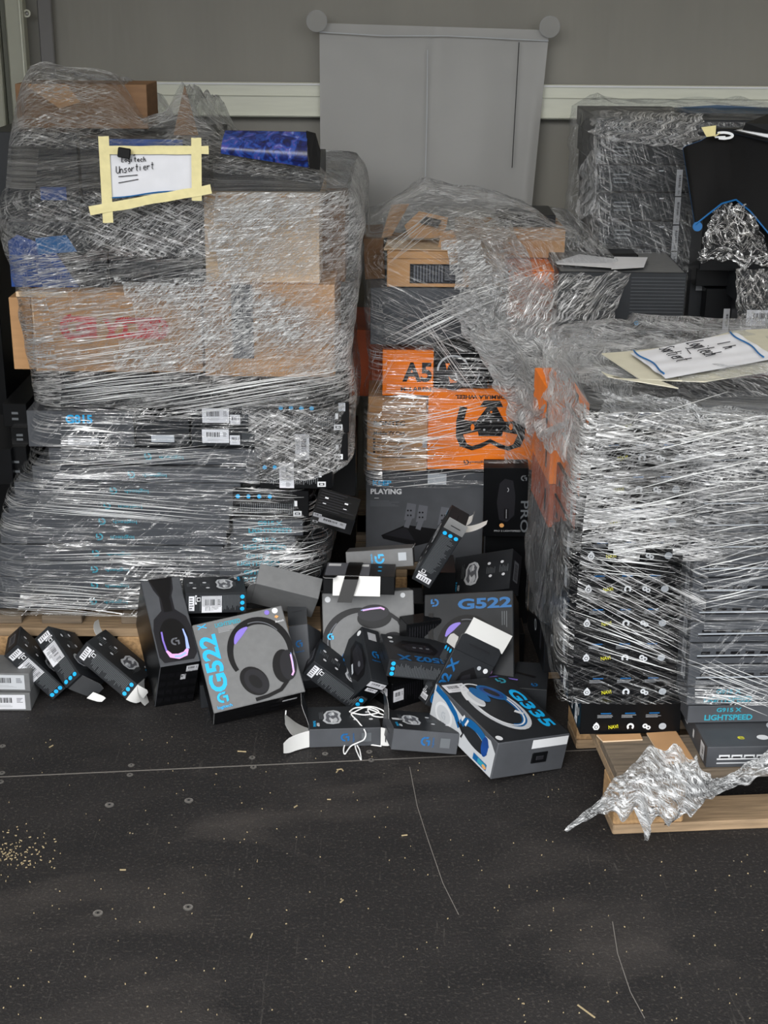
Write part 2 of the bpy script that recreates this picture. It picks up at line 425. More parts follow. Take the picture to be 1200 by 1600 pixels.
def faces_of(B, w, d, h):
    """six drawing planes of a box whose base centre is the origin"""
    X, Y, Z = Vector((1, 0, 0)), Vector((0, 1, 0)), Vector((0, 0, 1))
    return dict(
        front=Face(B, (-w / 2, -d / 2, 0), X, Z, w, h), back=Face(B, (w / 2, d / 2, 0), -X, Z, w, h),
        left=Face(B, (-w / 2, d / 2, 0), -Y, Z, d, h), right=Face(B, (w / 2, -d / 2, 0), Y, Z, d, h),
        top=Face(B, (-w / 2, -d / 2, h), X, Y, w, d), bottom=Face(B, (-w / 2, d / 2, 0), X, -Y, w, d))
def pose(fit):
    d, c, R = fit
    R3 = Matrix((R[0:3], R[3:6], R[6:9]))
    u = R3.col[0].normalized(); v = (R3.col[1] - u * R3.col[1].dot(u)).normalized(); R3 = Matrix((u, v, u.cross(v))).transposed()
    M = R3.to_4x4(); M.translation = Vector(c) - R3 @ Vector((0, 0, d[2] / 2))
    return M

def sticker(parent, fr, x, y, w, h, vert=False, name='shipping_label', bars=True, m='paper', a=0, yoff=0):
    """paper sticker lying on a face of a box; its own mesh"""
    B = Build(); f = Face(B, fr.o, fr.ux, fr.uy, fr.w, fr.h); f.k = 4
    if a:
        f.o = fr.P(x, y) - fr.n * .0005; f.ux = fr.ux * cos(a) + fr.uy * sin(a); f.uy = -fr.ux * sin(a) + fr.uy * cos(a); x = y = 0
    f.rect(x, y, w, h, m)
    if bars:
        if not vert:
            f.barcode(x - w * .08, y + h * .12, w * .5, h * .36); f.para(x, y - h * .28, w * .6, h * .2, 3, 'fine')
            f.para(x + w * .36, y + h * .12, w * .16, h * .36, 4, 'ink')
        else:
            f.barcode(x + w * .12, y + h * .08, w * .36, h * .5, vert=True); f.para(x - w * .28, y, w * .2, h * .6, 3, 'fine', vert=True)
            f.para(x + w * .12, y - h * .36, w * .36, h * .16, 4, 'ink')
    return B.build(name, parent)

def flap(parent, P0, along, out, bend, width, length, m='white_card', name='flap', curl=1.0, taper=.15, slot=False, th=.0007):
    """card flap hinged on a line: P0 + along, opening towards out and curling towards bend"""
    P0, A, O, Bn = Vector(P0), Vector(along).normalized(), Vector(out).normalized(), Vector(bend).normalized()
    B = Build(); nu, nv = 9, 9; top = []; 
    for j in range(nv):
        t = j / (nv - 1); q = curl * t
        if abs(curl) > 1e-3: s_, b_ = sin(q) / curl, (1 - cos(q)) / curl
        else: s_, b_ = t, 0
        wd = width * (1 - taper * t * t) * (1 if t < .8 else 1 - (.3 if taper else 0) * (t - .8) / .2)
        for i in range(nu):
            u = i / (nu - 1) - .5
            top.append(P0 + A * (width / 2 + u * wd) + O * (length * s_) + Bn * (length * b_))
    N = A.cross(O).normalized()
    B.grid(top, nu, nv, m); B.grid([p + N * th for p in top], nu, nv, m)
    ed = [i for i in range(nu)] + [nu * (j + 1) - 1 for j in range(nv)] + [nu * nv - 1 - i for i in range(nu)] + [nu * (nv - 1 - j) for j in range(nv)]
    for a, b in zip(ed, ed[1:] + ed[:1]):
        if a != b: B.face([top[a], top[b], top[b] + N * th, top[a] + N * th], 'edge')
    if slot:
        f = Face(B, P0 + A * width * .5 + O * length * .5, A, O, 0, 0); f.k = 8; f.rect(0, 0, width * .5, .0022, 'ink')
        f = Face(B, P0 + A * width * .5 + O * length * .5, -A, O, 0, 0); f.k = 14; f.rect(0, 0, width * .5, .0022, 'ink')
    return B.build(name, parent, smooth=True)

# ------------------------------------------------------------------ structure
def plane_grid(name, x0, x1, z0, z1, Y, m, amp=0):
    B = Build(); nu, nv = 60, 40; P = []
    for j in range(nv):
        for i in range(nu):
            x = x0 + (x1 - x0) * i / (nu - 1); z = z0 + (z1 - z0) * j / (nv - 1)
            P.append((x, Y + amp * noise.noise(Vector((x * 1.2, 3.3, z * .8))), z))
    B.grid(P, nu, nv, m); return struct(B.build(name, smooth=True))
WY = 4.5
B = Build(); B.box((0, 2.55, -.02), (5.0, 4.1, .04), 'floor_ply', 0); struct(B.build('floor'))
plane_grid('wall_back', -2.4, 2.4, 0, 2.7, WY + .03, 'tarp_grey', .02)
B = Build(); B.box((-1.75, 2.9, 1.35), (.03, 3.4, 2.7), 'tarp_grey', 0); struct(B.build('wall_left'))
B = Build(); B.box((2.4, 2.9, 1.35), (.03, 3.4, 2.7), 'tarp_grey', 0); struct(B.build('wall_right'))
B = Build(); B.box((.3, 2.9, 2.72), (4.3, 3.4, .03), 'roof_sheet', 0); struct(B.build('ceiling'))
# rail (side slat)
B = Build(); zt, zb = at(700, 131, WY - .02).z, at(700, 185, WY - .02).z
B.box((.6, WY - .015, (zt + zb) / 2), (3.3, .025, zt - zb), 'slat', .004)
B.box((.6, WY - .029, (zt + zb) / 2 + .012), (3.3, .004, .002), 'post', 0)
B.box((.6, WY - .029, zb + .006), (3.3, .006, .004), 'slat', 0); B.box((.6, WY - .029, zt - .004), (3.3, .006, .005), 'white', 0)
struct(B.build('trim_1'))
# post at the left
B = Build()
xa, xb = at(8, 60, WY - .04).x, at(36, 60, WY - .04).x
B.box(((xa + xb) / 2 + .008, WY - .03, 1.35), (xb - xa, .05, 2.7), 'post', .004)
B.box((xa - .004, WY - .015, 1.35), (.016, .03, 2.7), 'post_dark', .002)
B.box((xa - .05, WY - .03, 1.35), (.07, .05, 2.7), 'post', .004)
B.box((xb + .001, WY - .058, 1.35), (.004, .006, 2.7), 'slat', 0)
struct(B.build('trim_2'))
B = Build()
x2, x3 = at(62, 60, WY).x, at(84, 60, WY).x
B.box(((x2 + x3) / 2, WY + .0, 1.35), (x3 - x2, .012, 2.7), 'tarp_fold', .003)
struct(B.build('trim_3'))
# hook
c = at(43, 21, WY - .02)
B = Build(); B.tube([c + Vector((.009 * cos(q), -.01, .009 * sin(q))) for q in [i * pi / 8 for i in range(17)]], .0028, 'slat')
B.box(c + Vector((-.014, -.005, 0)), (.018, .01, .009), 'slat', .001)
B.box(c + Vector((0, -.002, 0)), (.012, .008, .012), 'steel', .003)
tag(B.build('wall_hook'), 'small pale ring hook on the grey tarpaulin beside the left post', 'hook')
# hanging plastic sheet
def hang_sheet():
    L0, R0 = at(499, 36, WY - .05), at(858, 47, WY - .05); Rb = at(838, 340, WY - .05)
    nu, nv = 60, 60; P = []; H = .62
    for j in range(nv):
        t = j / (nv - 1)
        for i in range(nu):
            s = i / (nu - 1)
            x = L0.x + (R0.x - L0.x) * s * (1 - .055 * t * (1 if s > .5 else s * 2)); z = L0.z + (R0.z - L0.z) * s - H * t
            y = WY - .05 + .008 * noise.noise(Vector((x * 9, 0, z * 1.5))) + .012 * math.exp(-((s - .5) / .02) ** 2) * .3 + .0012 * noise.noise(Vector((x * 20, 5, z * 14))) * (1 - t)
            if s > .97: y -= .03 * (s - .97) / .03 * t
            P.append((x, y, z))
    B = Build(); B.grid(P, nu, nv, 'hang_plastic')
    m = bpy.data.materials.new('hang_plastic'); m.use_nodes = True; n = m.node_tree; b = n.nodes['Principled BSDF']
    b.inputs['Base Color'].default_value = lin((150, 150, 149)); b.inputs['Roughness'].default_value = .42; b.inputs['Alpha'].default_value = .93
    MAT['hang_plastic'] = m
    o = tag(B.build('plastic_sheet', smooth=True), 'translucent grey plastic sheet taped to the back tarpaulin above the middle pallet', 'plastic sheet')
    # fold drawn as a dark line, its shade put into colour; hem, crease
    B = Build(); 
    a, b2 = at(811, 66, WY - .066), at(800, 262, WY - .066)
    pts = [a.lerp(b2, i / 12) + Vector((.002 * noise.noise(Vector((i, 0, 0))), 0, 0)) for i in range(13)]
    B.tube(pts, .0017, 'ink', 4); B.build('fold_line', o)
    B = Build(); B.tube([at(499, 50, WY - .062), at(600, 56, WY - .066), at(700, 56, WY - .066), at(857, 64, WY - .062)], .0018, 'art_light', 4); B.build('hem', o)
    B = Build(); B.tube([at(668, 78, WY - .064), at(667, 180, WY - .064), at(664, 300, WY - .064)], .0015, 'art_light', 4); B.build('crease', o)
hang_sheet()
mat('disc_plastic', lin((150, 150, 148)), .3)
MAT['disc_plastic'].node_tree.nodes['Principled BSDF'].inputs['Alpha'].default_value = .55
for (px, py, lab) in ((495, 33, 'round clear sticker at the sheet\'s upper left corner'), (859, 42, 'round clear sticker at the sheet\'s upper right corner')):
    c = at(px, py, WY - .075); B = Build(); f = Face(B, c, (1, 0, 0), (0, 0, 1), 0, 0)
    B.tube([c, c + Vector((0, -.002, 0))], .030, 'disc_plastic', 32)
    f.arc(0, .0, .0295, .0295, 0, 360, .002, 'art_light', n=40)
    tag(B.build('round_sticker'), lab, 'sticker', 'round stickers holding the sheet')

# floor seam, screws, debris
B = Build(); p0, p1 = atz(0, 1214, .0006), atz(700, 1182, .0006); d = (p1 - p0)
p1 = p0 + d * 2.2; n_ = Vector((-d.y, d.x, 0)).normalized() * .0022
B.face([p0 - d * .3 - n_, p1 - n_, p1 + n_, p0 - d * .3 + n_], 'dust_mark')
struct(B.build('trim_4'))
screws = [(4, 1166), (3, 1208), (1, 1222), (205, 1196), (203, 1211), (394, 1184), (396, 1199), (171, 1258), (295, 1251), (153, 1427), (294, 1418), (577, 1175), (580, 1188), (508, 1178)]
words = ['farthest screw at the left edge of the floor', 'middle screw of three at the left edge, above the seam', 'lowest screw of three at the left edge, below the seam',
         'floor screw just above the seam, below the fallen headset boxes', 'floor screw just below the seam, below the fallen headset boxes', 'floor screw above the seam near the white flapped box', 'floor screw below the seam near the white flapped box',
         'left screw of the pair in the middle of the floor', 'right screw of the pair in the middle of the floor', 'left screw of the pair nearest the camera', 'right screw of the pair nearest the camera',
         'floor screw behind the seam under the white cable', 'floor screw in front of the white cable end', 'floor screw on the seam left of the white cable']
for (px, py), wd in zip(screws, words):
    c = atz(px, py, 0); B = Build(); big = py > 1230
    r = .0095 if big else .007
    B.tube([c, c + Vector((0, 0, .0009))], r, 'steel', 24); f = Face(B, c + Vector((0, 0, .0009)), (1, 0, 0), (0, 1, 0), 0, 0)
    f.arc(0, 0, r * .75, r * .75, 0, 360, r * .3, 'dust_mark'); f.ell(0, 0, r * .3, r * .3, 'ink', n=6)
    tag(B.build('floor_screw'), 'round steel ' + wd.replace('floor screw', 'screw head'), 'screw', 'screws in the floor')
B = Build(); rnd = random.Random(3)
def chip(px, py, L, wd, a):
    c = atz(px, py, .0012); M = Matrix.Rotation(a, 3, 'Z'); B.box(c, (L, wd, .0018), 'chips', 0, M)
for i in range(230):
    px, py = rnd.uniform(0, 1200), rnd.uniform(1150, 1600)
    if px > 900 and py < 1330: continue
    chip(px, py, rnd.uniform(.001, .0028), rnd.uniform(.0008, .0018), rnd.uniform(0, pi))
for i in range(110):
    px, py = abs(rnd.gauss(30, 34)), rnd.gauss(1332, 16); chip(px, py, rnd.uniform(.0012, .005), .0013, rnd.uniform(0, pi))
for px, py, L, a in ((530, 1202, .012, .3), (527, 1205, .01, 1.2), (535, 1203, .008, 2), (378, 1174, .02, -.1), (192, 1359, .012, 0), (393, 1462, .013, 1.4), (514, 1249, .008, 0), (80, 1166, .012, 1), (534, 1408, .01, 1), (916, 1580, .04, -.9), (462, 1260, .01, .9), (632, 1305, .012, .2)):
    chip(px, py, L, .0022, a)
tag(B.build('wood_debris'), 'pale wood splinters and crumbs scattered over the dark floor', 'wood chips', kind='stuff')
for k, (pts, lab) in enumerate([([(640, 1198), (652, 1260), (668, 1310), (692, 1380), (722, 1440)], 'thin curved scratch in the floor below the blue headset box'),
                 ([(957, 1440), (965, 1490), (985, 1550), (1012, 1600)], 'thin curved scratch in the floor at lower right'), ]):
    B = Build(); Q = [atz(x, y, .0007) for x, y in pts]; f = Face(B, (0, 0, .0003), (1, 0, 0), (0, 1, 0), 0, 0)
    S = []
    for i in range(len(Q) - 1):
        for t in range(6): S.append(tuple(Q[i].lerp(Q[i + 1], t / 6))[:2])
    f.stroke(S, .0016, 'dust_mark'); tag(B.build('floor_scratch'), lab, 'scratch', 'scratches in the floor')

# ------------------------------------------------------------------ pallets
def pallet(M, L, W, label, mats=('wood', 'wood_grey'), text=False):
    """euro pallet: long side along x, its front long edge on y = 0, left end at x = 0"""
    r = empty('wooden_pallet', M, label, 'pallet')
    ys = [.0725, .2355 + .02, W / 2, W - .2355 - .02, W - .0725]; ws = [.145, .1, .145, .1, .145]
    for y, wd in zip(ys, ws):
        B = Build(); B.box((L / 2, y, .133), (L, wd, .022), mats[1], .002); B.build('deck_board', r)
    for x in (.0725, L / 2, L - .0725):
        B = Build(); B.box((x, W / 2, .111), (.145, W, .022), mats[0], .002); B.build('stringer_board', r)
        for y in (.05, W / 2, W - .05):
            B = Build(); B.box((x, y, .061), (.145, .1, .078), 'chipboard', .004)
            if text and y < .1 and x < .1:
                f = Face(B, (x - .0725, 0, .022), (1, 0, 0), (0, 0, 1), .145, .078)
                f.text('AL', .085, .03, .034, .024, 'ink'); f.arc(.1, .03, .035, .032, -80, 60, .003, 'ink')
            B.build('block', r)
    for y in (.05, W / 2, W - .05):
        B = Build(); B.box((L / 2, y, .011), (L, .1, .022), mats[0], .003); B.build('bottom_board', r)
    return r
pf = atz(957, 1305, 0)
pallet(Matrix.Translation(pf) @ Matrix.Rotation(radians(5), 4, 'Z'), 1.2, .8, 'weathered wooden pallet carrying the black and grey boxes at right', text=True)
pl = Matrix.Translation((-1.05, 3.2, 0)) @ Matrix.Rotation(radians(.5), 4, 'Z')
r = empty('wooden_pallet', pl, 'wooden pallet under the tall wrapped load at left', 'pallet')
for x, wd in ((.05, .1), (.2, .1), (.42, .145), (.65, .1), (.75, .1)):
    B = Build(); B.box((x + .05, .6, .133), (wd, 1.15, .022), 'wood_grey', .002); B.build('deck_board', r)
for y in (.07, .6, 1.08):
    B = Build(); B.box((.45, y, .111), (.9, .145, .022), 'wood', .002); B.build('stringer_board', r)
    for x in (.1, .45, .8):
        B = Build(); B.box((x, y, .061), (.12, .145, .078), 'chipboard', .004); B.build('block', r)
for x in (.1, .45, .8):
    B = Build(); B.box((x, .6, .011), (.1, 1.2, .022), 'wood', .003); B.build('bottom_board', r)
pallet(Matrix.Translation((-.08, 3.6, 0)), .62, .6, 'wooden pallet hidden under the middle load of orange and brown boxes')

# ------------------------------------------------------------------ stacked boxes
ORD = ['bottom', 'second', 'third', 'fourth', 'fifth', 'sixth', 'seventh', 'eighth', 'ninth', 'tenth', 'eleventh', 'twelfth', 'thirteenth', 'fourteenth', 'fifteenth', 'sixteenth', 'seventeenth', 'eighteenth']
def nth(i): return 'lowest' if i == 0 else ORD[i] + ' from the bottom'
class SB:
    def __init__(s, name, label, cat, xl, xr, yt, yb, p0, depth, m, yaw=0, group=None, zb=None, tilt=0, gap=.0012, child='carton'):
        A, Bq, T = atp(xl, yb, p0, yaw), atp(xr, yb, p0, yaw), atp(xl, yt, p0, yaw)
        s.w = (Bq - A).length - gap; z0 = A.z if zb is None else zb; s.h = T.z - z0 - gap; s.d = depth
        c = (A + Bq) / 2; c.z = z0
        R = Matrix.Rotation(yaw, 4, 'Z'); c = c + (R.to_3x3() @ Vector((0, depth / 2, 0)))
        s.M = Matrix.Translation(c) @ R @ Matrix.Rotation(tilt, 4, 'Y')
        s.r = empty(name, s.M, label, cat, group)
        s.B = Build(); s.B.box((0, 0, s.h / 2), (s.w, s.d, s.h), m); s.F = faces_of(s.B, s.w, s.d, s.h); s.child = child
    def done(s): s.o = s.B.build(s.child, s.r); return s
    def fx(s, px): return 0

# ---- left pallet: row of long keyboard boxes, logos upside down
LP = (0, 3.25, 0)
cents = [(168, 938), (170, 913), (170, 888), (172, 863), (178, 837), (182, 813), (190, 789), (200, 765), (228, 740), (254, 712)]
for i, (cx, cy) in enumerate(cents):
    s = SB('keyboard_box', 'long grey keyboard box, %s of the left pallet\'s front stack' % nth(i), 'box', cx - 177, cx + 177, cy - 12.4, cy + 12.4, LP, .2, 'grey_card', group='long keyboard boxes on the left pallet')
    f = s.F['front']; y = s.h * .5; x = s.w * .5
    f.g_logo(x - .034, y, .009, 'teal', pi); f.text('logitech', x + .022, y, .058, .012, 'teal', pi)
    f.rect(s.w / 2, s.h - .001, s.w * .98, .0008, 'dimfine'); s.done()
# G815 row
s = SB('keyboard_box', 'grey keyboard box end printed G815 on the left pallet', 'box', 45, 211, 641, 698, LP, .3, 'grey_card')
f = s.F['front']; f.text('*G815', s.w * .49, s.h * .78, .064, .022, 'cyan'); f.para(s.w * .5, s.h * .42, .05, .012, 3, 'dimfine'); s.done()
sticker(s.r, s.F['front'], s.w * .52, s.h * .16, .074, .018)
s = SB('parcel_box', 'dark box with a clear taped end right of the G815 box', 'box', 213, 297, 655, 697, LP, .3, 'dark_card'); s.done()
sticker(s.r, s.F['front'], s.w * .5, s.h * .3, .055, .018, name='clear_tape', bars=False, m='art_light')
for i, (a, b) in enumerate(((667, 697), (634, 666))):
    s = SB('keyboard_box', 'dark keyboard box with two white stickers, %s of the pair right of the G815 box' % ('lower', 'upper')[i], 'box', 299, 431, a, b, (0, 3.24, 0), .3, 'dark_card', group='stickered boxes on the left pallet'); f = s.F['front']
    f.para(s.w * .75, s.h * .5, .06, .02, 5, 'dimfine'); s.done()
    sticker(s.r, f, .058, s.h * .55, .064, s.h * .72); sticker(s.r, f, .104, s.h * .35, .024, s.h * .5, bars=True)
s = SB('keyboard_box', 'wide dark grey box under the two large brown cartons at left', 'box', 62, 330, 582, 632, LP, .5, 'dark_card'); s.done()
s = SB('keyboard_box', 'dark box under the right brown carton of the left load', 'box', 332, 545, 590, 624, LP, .5, 'black_card'); s.done()
# second column of the left pallet
def dots_front(s, n, xs=None, small=True):
    f = s.F['front']
    for k in range(n): f.ell(s.w * (.07 + .14 * k), s.h * .8, .0052, .0052, 'cyan', n=16)
    f.para(s.w * .45, s.h * .34, s.w * .72, s.h * .4, 26, 'dimfine', vert=True)
    f.rect(s.w * .85, s.h * .18, .02, .013, 'white'); f.rect(s.w * .85, s.h * .18, .013, .006, 'ink'); f.rect(s.w * .85, s.h * .18, .007, .003, 'white')
    f.rect(s.w * .83, s.h * .55, .007, .014, 'white')
for i, (a, b, t, u) in enumerate(((343, 452, 888, 912), (346, 456, 863, 887), (360, 462, 837, 862), (364, 474, 811, 836))):
    s = SB('keyboard_box', 'grey box lettered G915 X LIGHTSPEED, %s of the left pallet\'s column' % nth(i), 'box', a, b, t, u, (0, 3.22, 0), .4, 'grey_card', group='G915 boxes in the left pallet column')
    f = s.F['front']; f.text('*G915 X', s.w * .53, s.h * .78, .06, s.h * .3, 'teal'); f.text('*LIGHTSPEED', s.w * .53, s.h * .32, .105, s.h * .33, 'teal'); s.done()
s = SB('mouse_box', 'black box with four blue dots above the G915 column', 'box', 364, 483, 766, 809, (0, 3.22, 0), .25, 'black_card'); dots_front(s, 4); s.done()
s = SB('keyboard_box', 'grey box edge below the G915 column on the left pallet', 'box', 340, 470, 913, 950, (0, 3.26, 0), .3, 'dark_card'); s.done()
s = SB('mouse_box', 'black box with two blue dots and an upright label', 'box', 406, 520, 721, 763, (0, 3.21, 0), .25, 'black_card'); dots_front(s, 2); s.done()
sticker(s.r, s.F['front'], s.w * .37, s.h * .5, s.w * .2, s.h * .95, vert=True)
s = SB('mouse_box', 'black box with an upright label, second of the dark boxes at right', 'box', 432, 544, 676, 719, (0, 3.21, 0), .25, 'black_card'); f = s.F['front']
f.para(s.w * .6, s.h * .34, s.w * .4, s.h * .4, 18, 'dimfine', vert=True); f.rect(s.w * .87, s.h * .15, .02, .013, 'white'); f.rect(s.w * .87, s.h * .15, .012, .005, 'ink'); f.rect(s.w * .85, s.h * .5, .007, .014, 'white'); s.done()
sticker(s.r, f, s.w * .36, s.h * .5, s.w * .2, s.h * .95, vert=True)
s = SB('mouse_box', 'black box with four blue dots near the top of the dark boxes', 'box', 431, 546, 627, 675, (0, 3.21, 0), .25, 'black_card'); dots_front(s, 4); s.F['front'].rect(s.w * .9, s.h * .85, .016, .02, 'art_light'); s.done()
for i, (a, b, t, u) in enumerate(((455, 512, 860, 925), (470, 520, 812, 859))):
    s = SB('parcel_box', 'black box at the right edge of the left pallet, %s' % ('bottom one', 'top one')[i], 'box', a, b, t, u, (0, 3.35, 0), .3, 'black_card'); s.F['front'].arc(s.w * .6, s.h * .5, .02, .02, 0, 360, .0012, 'dimfine'); s.done()
s = SB('parcel_box', 'black box standing behind the two-dot box at right', 'box', 515, 556, 700, 775, (0, 3.4, 0), .3, 'black_card'); s.done()
s = SB('parcel_box', 'black core box between the keyboard stack and the G915 column', 'box', 345, 495, 640, 950, (0, 3.67, 0), .28, 'black_card', zb=.146); s.done()
# dark boxes far left
for i, (a, b, t, u) in enumerate(((-60, 22, 700, 757), (10, 46, 697, 757), (18, 46, 668, 696), (6, 44, 630, 667))):
    s = SB('parcel_box', 'black box with tiny print at the left pallet\'s outer edge, %s' % ('outermost', 'low inner one', 'middle one', 'highest one')[i], 'box', a, b, t, u, (0, 3.3 + .02 * i, 0), .3, 'black_card'); f = s.F['front']
    f.rect(s.w * .5, s.h * .6, .016, .006, 'dimfine'); f.rect(s.w * .5, s.h * .35, .016, .006, 'dimfine'); s.done()
s = SB('parcel_box', 'tall black filler added for the dark gap behind the far left boxes', 'box', -90, 40, 330, 957, (0, 3.7, 0), .3, 'black_card', zb=.146); s.done()  # black filler added to darken the gap at far left
s = SB('parcel_box', 'black block of boxes deep inside the left load', 'box', 60, 520, 590, 957, (0, 3.97, 0), .28, 'black_card', zb=.146); s.done()
# brown cartons
s = SB('carton', 'brown cardboard carton with worn red print on the left load', 'carton', 56, 318, 455, 580, (0, 3.25, 0), .45, 'cardboard'); f = s.F['front']
f.rect(.004, s.h * .5, .002, s.h, 'cardboard_pale'); f.rect(s.w * .07, s.h * .97, .12, .012, 'cardboard_pale')
y = s.h * .56
def glyph(cx, wd):
    f.stroke([(cx - wd, y - .02), (cx - wd, y + .02)], .012, 'red'); f.stroke([(cx, y - .022), (cx, y + .022)], .012, 'red'); f.stroke([(cx + wd, y - .02), (cx + wd, y + .02)], .012, 'red')
f.arc(s.w * .235, y, .02, .022, 90, 270, .018, 'red'); f.rect(s.w * .27, y + .02, .04, .012, 'red'); f.rect(s.w * .27, y - .02, .04, .012, 'red'); f.rect(s.w * .28, y, .018, .02, 'red'); f.rect(s.w * .34, y, .03, .05, 'red')
f.poly([(s.w * .42, y + .022), (s.w * .45, y + .022), (s.w * .5, y - .024), (s.w * .47, y - .024)], 'red'); f.poly([(s.w * .5, y + .022), (s.w * .53, y + .022), (s.w * .46, y - .024), (s.w * .43, y - .024)], 'red')
f.arc(s.w * .5, y, .02, .02, -90, 90, .01, 'red'); f.rect(s.w * .59, y + .018, .05, .014, 'red'); f.rect(s.w * .59, y - .018, .05, .014, 'red'); f.rect(s.w * .64, y, .012, .05, 'red'); f.rect(s.w * .70, y, .035, .05, 'red'); f.arc(s.w * .74, y, .018, .02, -90, 90, .014, 'red')
s.done()
s = SB('carton', 'brown carton flank jutting out left of the red-printed carton', 'carton', 22, 56, 464, 577, (0, 3.33, 0), .3, 'cardboard'); s.done()
s = SB('carton', 'brown cardboard carton right of the red-printed carton', 'carton', 321, 524, 443, 588, (0, 3.24, 0), .45, 'cardboard'); s.F['front'].rect(.09, s.h * .6, .05, s.h * .8, 'art_grey'); s.done()
s = SB('carton', 'pale brown carton on top of the right-hand cartons', 'carton', 322, 500, 302, 441, (0, 3.26, 0), .4, 'cardboard_pale'); s.F['front'].rect(s.w * .5, s.h * .97, s.w * .95, .004, 'cardboard'); s.done()
s = SB('carton', 'brown carton corner showing behind the pale carton', 'carton', 470, 540, 318, 440, (0, 3.42, 0), .3, 'cardboard_dark'); s.done()
# upper dark things
s = SB('parcel_box', 'dark box with blue patches low on the left load\'s upper tier', 'box', 18, 170, 345, 448, (0, 3.3, 0), .4, 'dark_card'); f = s.F['front']
f.poly([(0, 0), (s.w * .7, 0), (s.w * .45, s.h * .6), (s.w * .1, s.h * .8), (0, s.h * .7)], 'deepblue'); f.poly([(s.w * .3, s.h * .5), (s.w * .7, s.h * .55), (s.w * .6, s.h * .8), (s.w * .28, s.h * .75)], 'blue'); s.done()
s = SB('parcel_box', 'charcoal box under the taped paper sign', 'box', 172, 319, 330, 440, (0, 3.3, 0), .4, 'dark_card'); s.done()
s = SB('parcel_box', 'dark box behind the taped paper sign', 'box', 130, 330, 215, 328, (0, 3.31, 0), .4, 'dark_card'); s.F['front'].rect(s.w * .5, s.h * .93, s.w * .6, .02, 'deepblue'); s.done()
s = SB('parcel_box', 'dark box at the outer left of the upper tier', 'box', -10, 128, 205, 342, (0, 3.33, 0), .4, 'dark_card'); s.F['front'].rect(s.w * .7, s.h * .3, .06, .03, 'deepblue'); s.done()
s = SB('parcel_box', 'dark box under the blue patterned mouse mat', 'box', 334, 500, 255, 300, (0, 3.31, 0), .35, 'dark_card'); s.done()
s = SB('carton', 'dark brown carton on the very top of the left load', 'carton', 28, 232, 130, 200, (0, 3.42, 0), .16, 'cardboard_dark'); f = s.F['front']; f.poly([(.02, s.h), (.12, s.h), (.15, s.h * .6), (.1, s.h * .45)], 'cardboard'); s.done()
# upright brown cardboard corner
A0, A1, A2 = at(270, 215, 3.4), at(310, 215, 3.4), at(288, 134, 3.45)
B = Build(); off = Vector((0, .012, 0))
B.face([A0, A1, A2], 'cardboard_dark'); B.face([A0 + off, A2 + off, A1 + off], 'cardboard_dark')
for a, b in ((A0, A1), (A1, A2), (A2, A0)): B.face([b, a, a + off, b + off], 'cardboard')
tag(B.build('cardboard_flap'), 'pointed brown cardboard flap sticking up on the left load', 'cardboard')
# blue patterned mat, folded
B = Build(); nu, nv = 30, 14; P = []
tl, tr, br, bl = at(352, 204, 3.3), at(480, 206, 3.26), at(482, 262, 3.22), at(345, 240, 3.24)
for j in range(nv):
    t = j / (nv - 1)
    for i in range(nu):
        u = i / (nu - 1); p = tl.lerp(tr, u).lerp(bl.lerp(br, u), t); p.y -= .025 * sin(pi * t) ; P.append(p)
B.grid(P, nu, nv, 'galaxy'); B.grid([Vector(p) + Vector((0, .006, 0)) for p in P], nu, nv, 'cloth_black')
o = tag(B.build('mouse_mat', smooth=True), 'blue galaxy-patterned mouse mat folded on top of the left load', 'mouse mat')
B = Build(); q = [at(478, 206, 3.25), at(492, 210, 3.25), at(500, 238, 3.23), at(499, 265, 3.21), at(484, 263, 3.2)]
B.face(q, 'cloth_black'); B.face([p + Vector((0, .03, 0)) for p in q[::-1]], 'cloth_black')
for i in range(5): a, b = q[i], q[(i + 1) % 5]; B.face([b, a, a + Vector((0, .03, 0)), b + Vector((0, .03, 0))], 'cloth_black')
B.build('rolled_edge', o)

# ---- middle pallet
CP = (0, 3.6, 0)
s = SB('pedal_box', 'grey box lettered KEEP PLAYING with a picture of three metal pedals', 'box', 571, 751, 737, 935, CP, .3, 'grey_card', zb=.146); f = s.F['front']; W, H = s.w, s.h
f.text('*KEEP', W * .135, H - .03, .05, .0145, 'cyan'); f.text('*PLAYING', W * .17, H - .054, .083, .0155, 'white'); f.rect(W * .09, H - .073, .012, .0012, 'white'); f.para(W * .17, H - .088, .085, .018, 5, 'dimfine')
f.poly([(W * .13, H * .3), (W * .34, H * .42), (W * .68, H * .36), (W * .72, H * .28), (W * .42, H * .18), (W * .15, H * .26)], 'art_black')
f.poly([(W * .16, H * .305), (W * .34, H * .4), (W * .42, H * .24)], 'art_dark')
for cx, cy, sc_ in ((.37, .55, 1), (.47, .53, 1), (.66, .5, 1.1)):
    f.stroke([(W * cx - .008, H * (cy - .16)), (W * cx + .002, H * (cy - .04))], .014, 'art_grey')
    f.poly([(W * cx - .014 * sc_, H * cy - .02), (W * cx + .014 * sc_, H * cy - .014), (W * cx + .018 * sc_, H * cy + .026 * sc_), (W * cx - .006, H * cy + .03 * sc_)], 'art_grey')
    for a in range(4): f.ell(W * cx - .004 + .008 * (a % 2), H * cy - .006 + .014 * (a // 2), .0026, .0026, 'art_black', n=10)
s.done(); sticker(s.r, f, W * .6, H - .018, .05, .03, bars=False, m='art_light', name='clear_sticker')
s = SB('mount_carton', 'small brown carton printed BONTEC Mobile TV Cart', 'carton', 573, 667, 645, 735, CP, .3, 'cardboard'); f = s.F['front']; W, H = s.w, s.h
f.text('*BONTEC', W * .37, H * .83, W * .52, .013, 'ink'); f.text('*Mobile TV Cart', W * .37, H * .66, W * .52, .0105, 'ink')
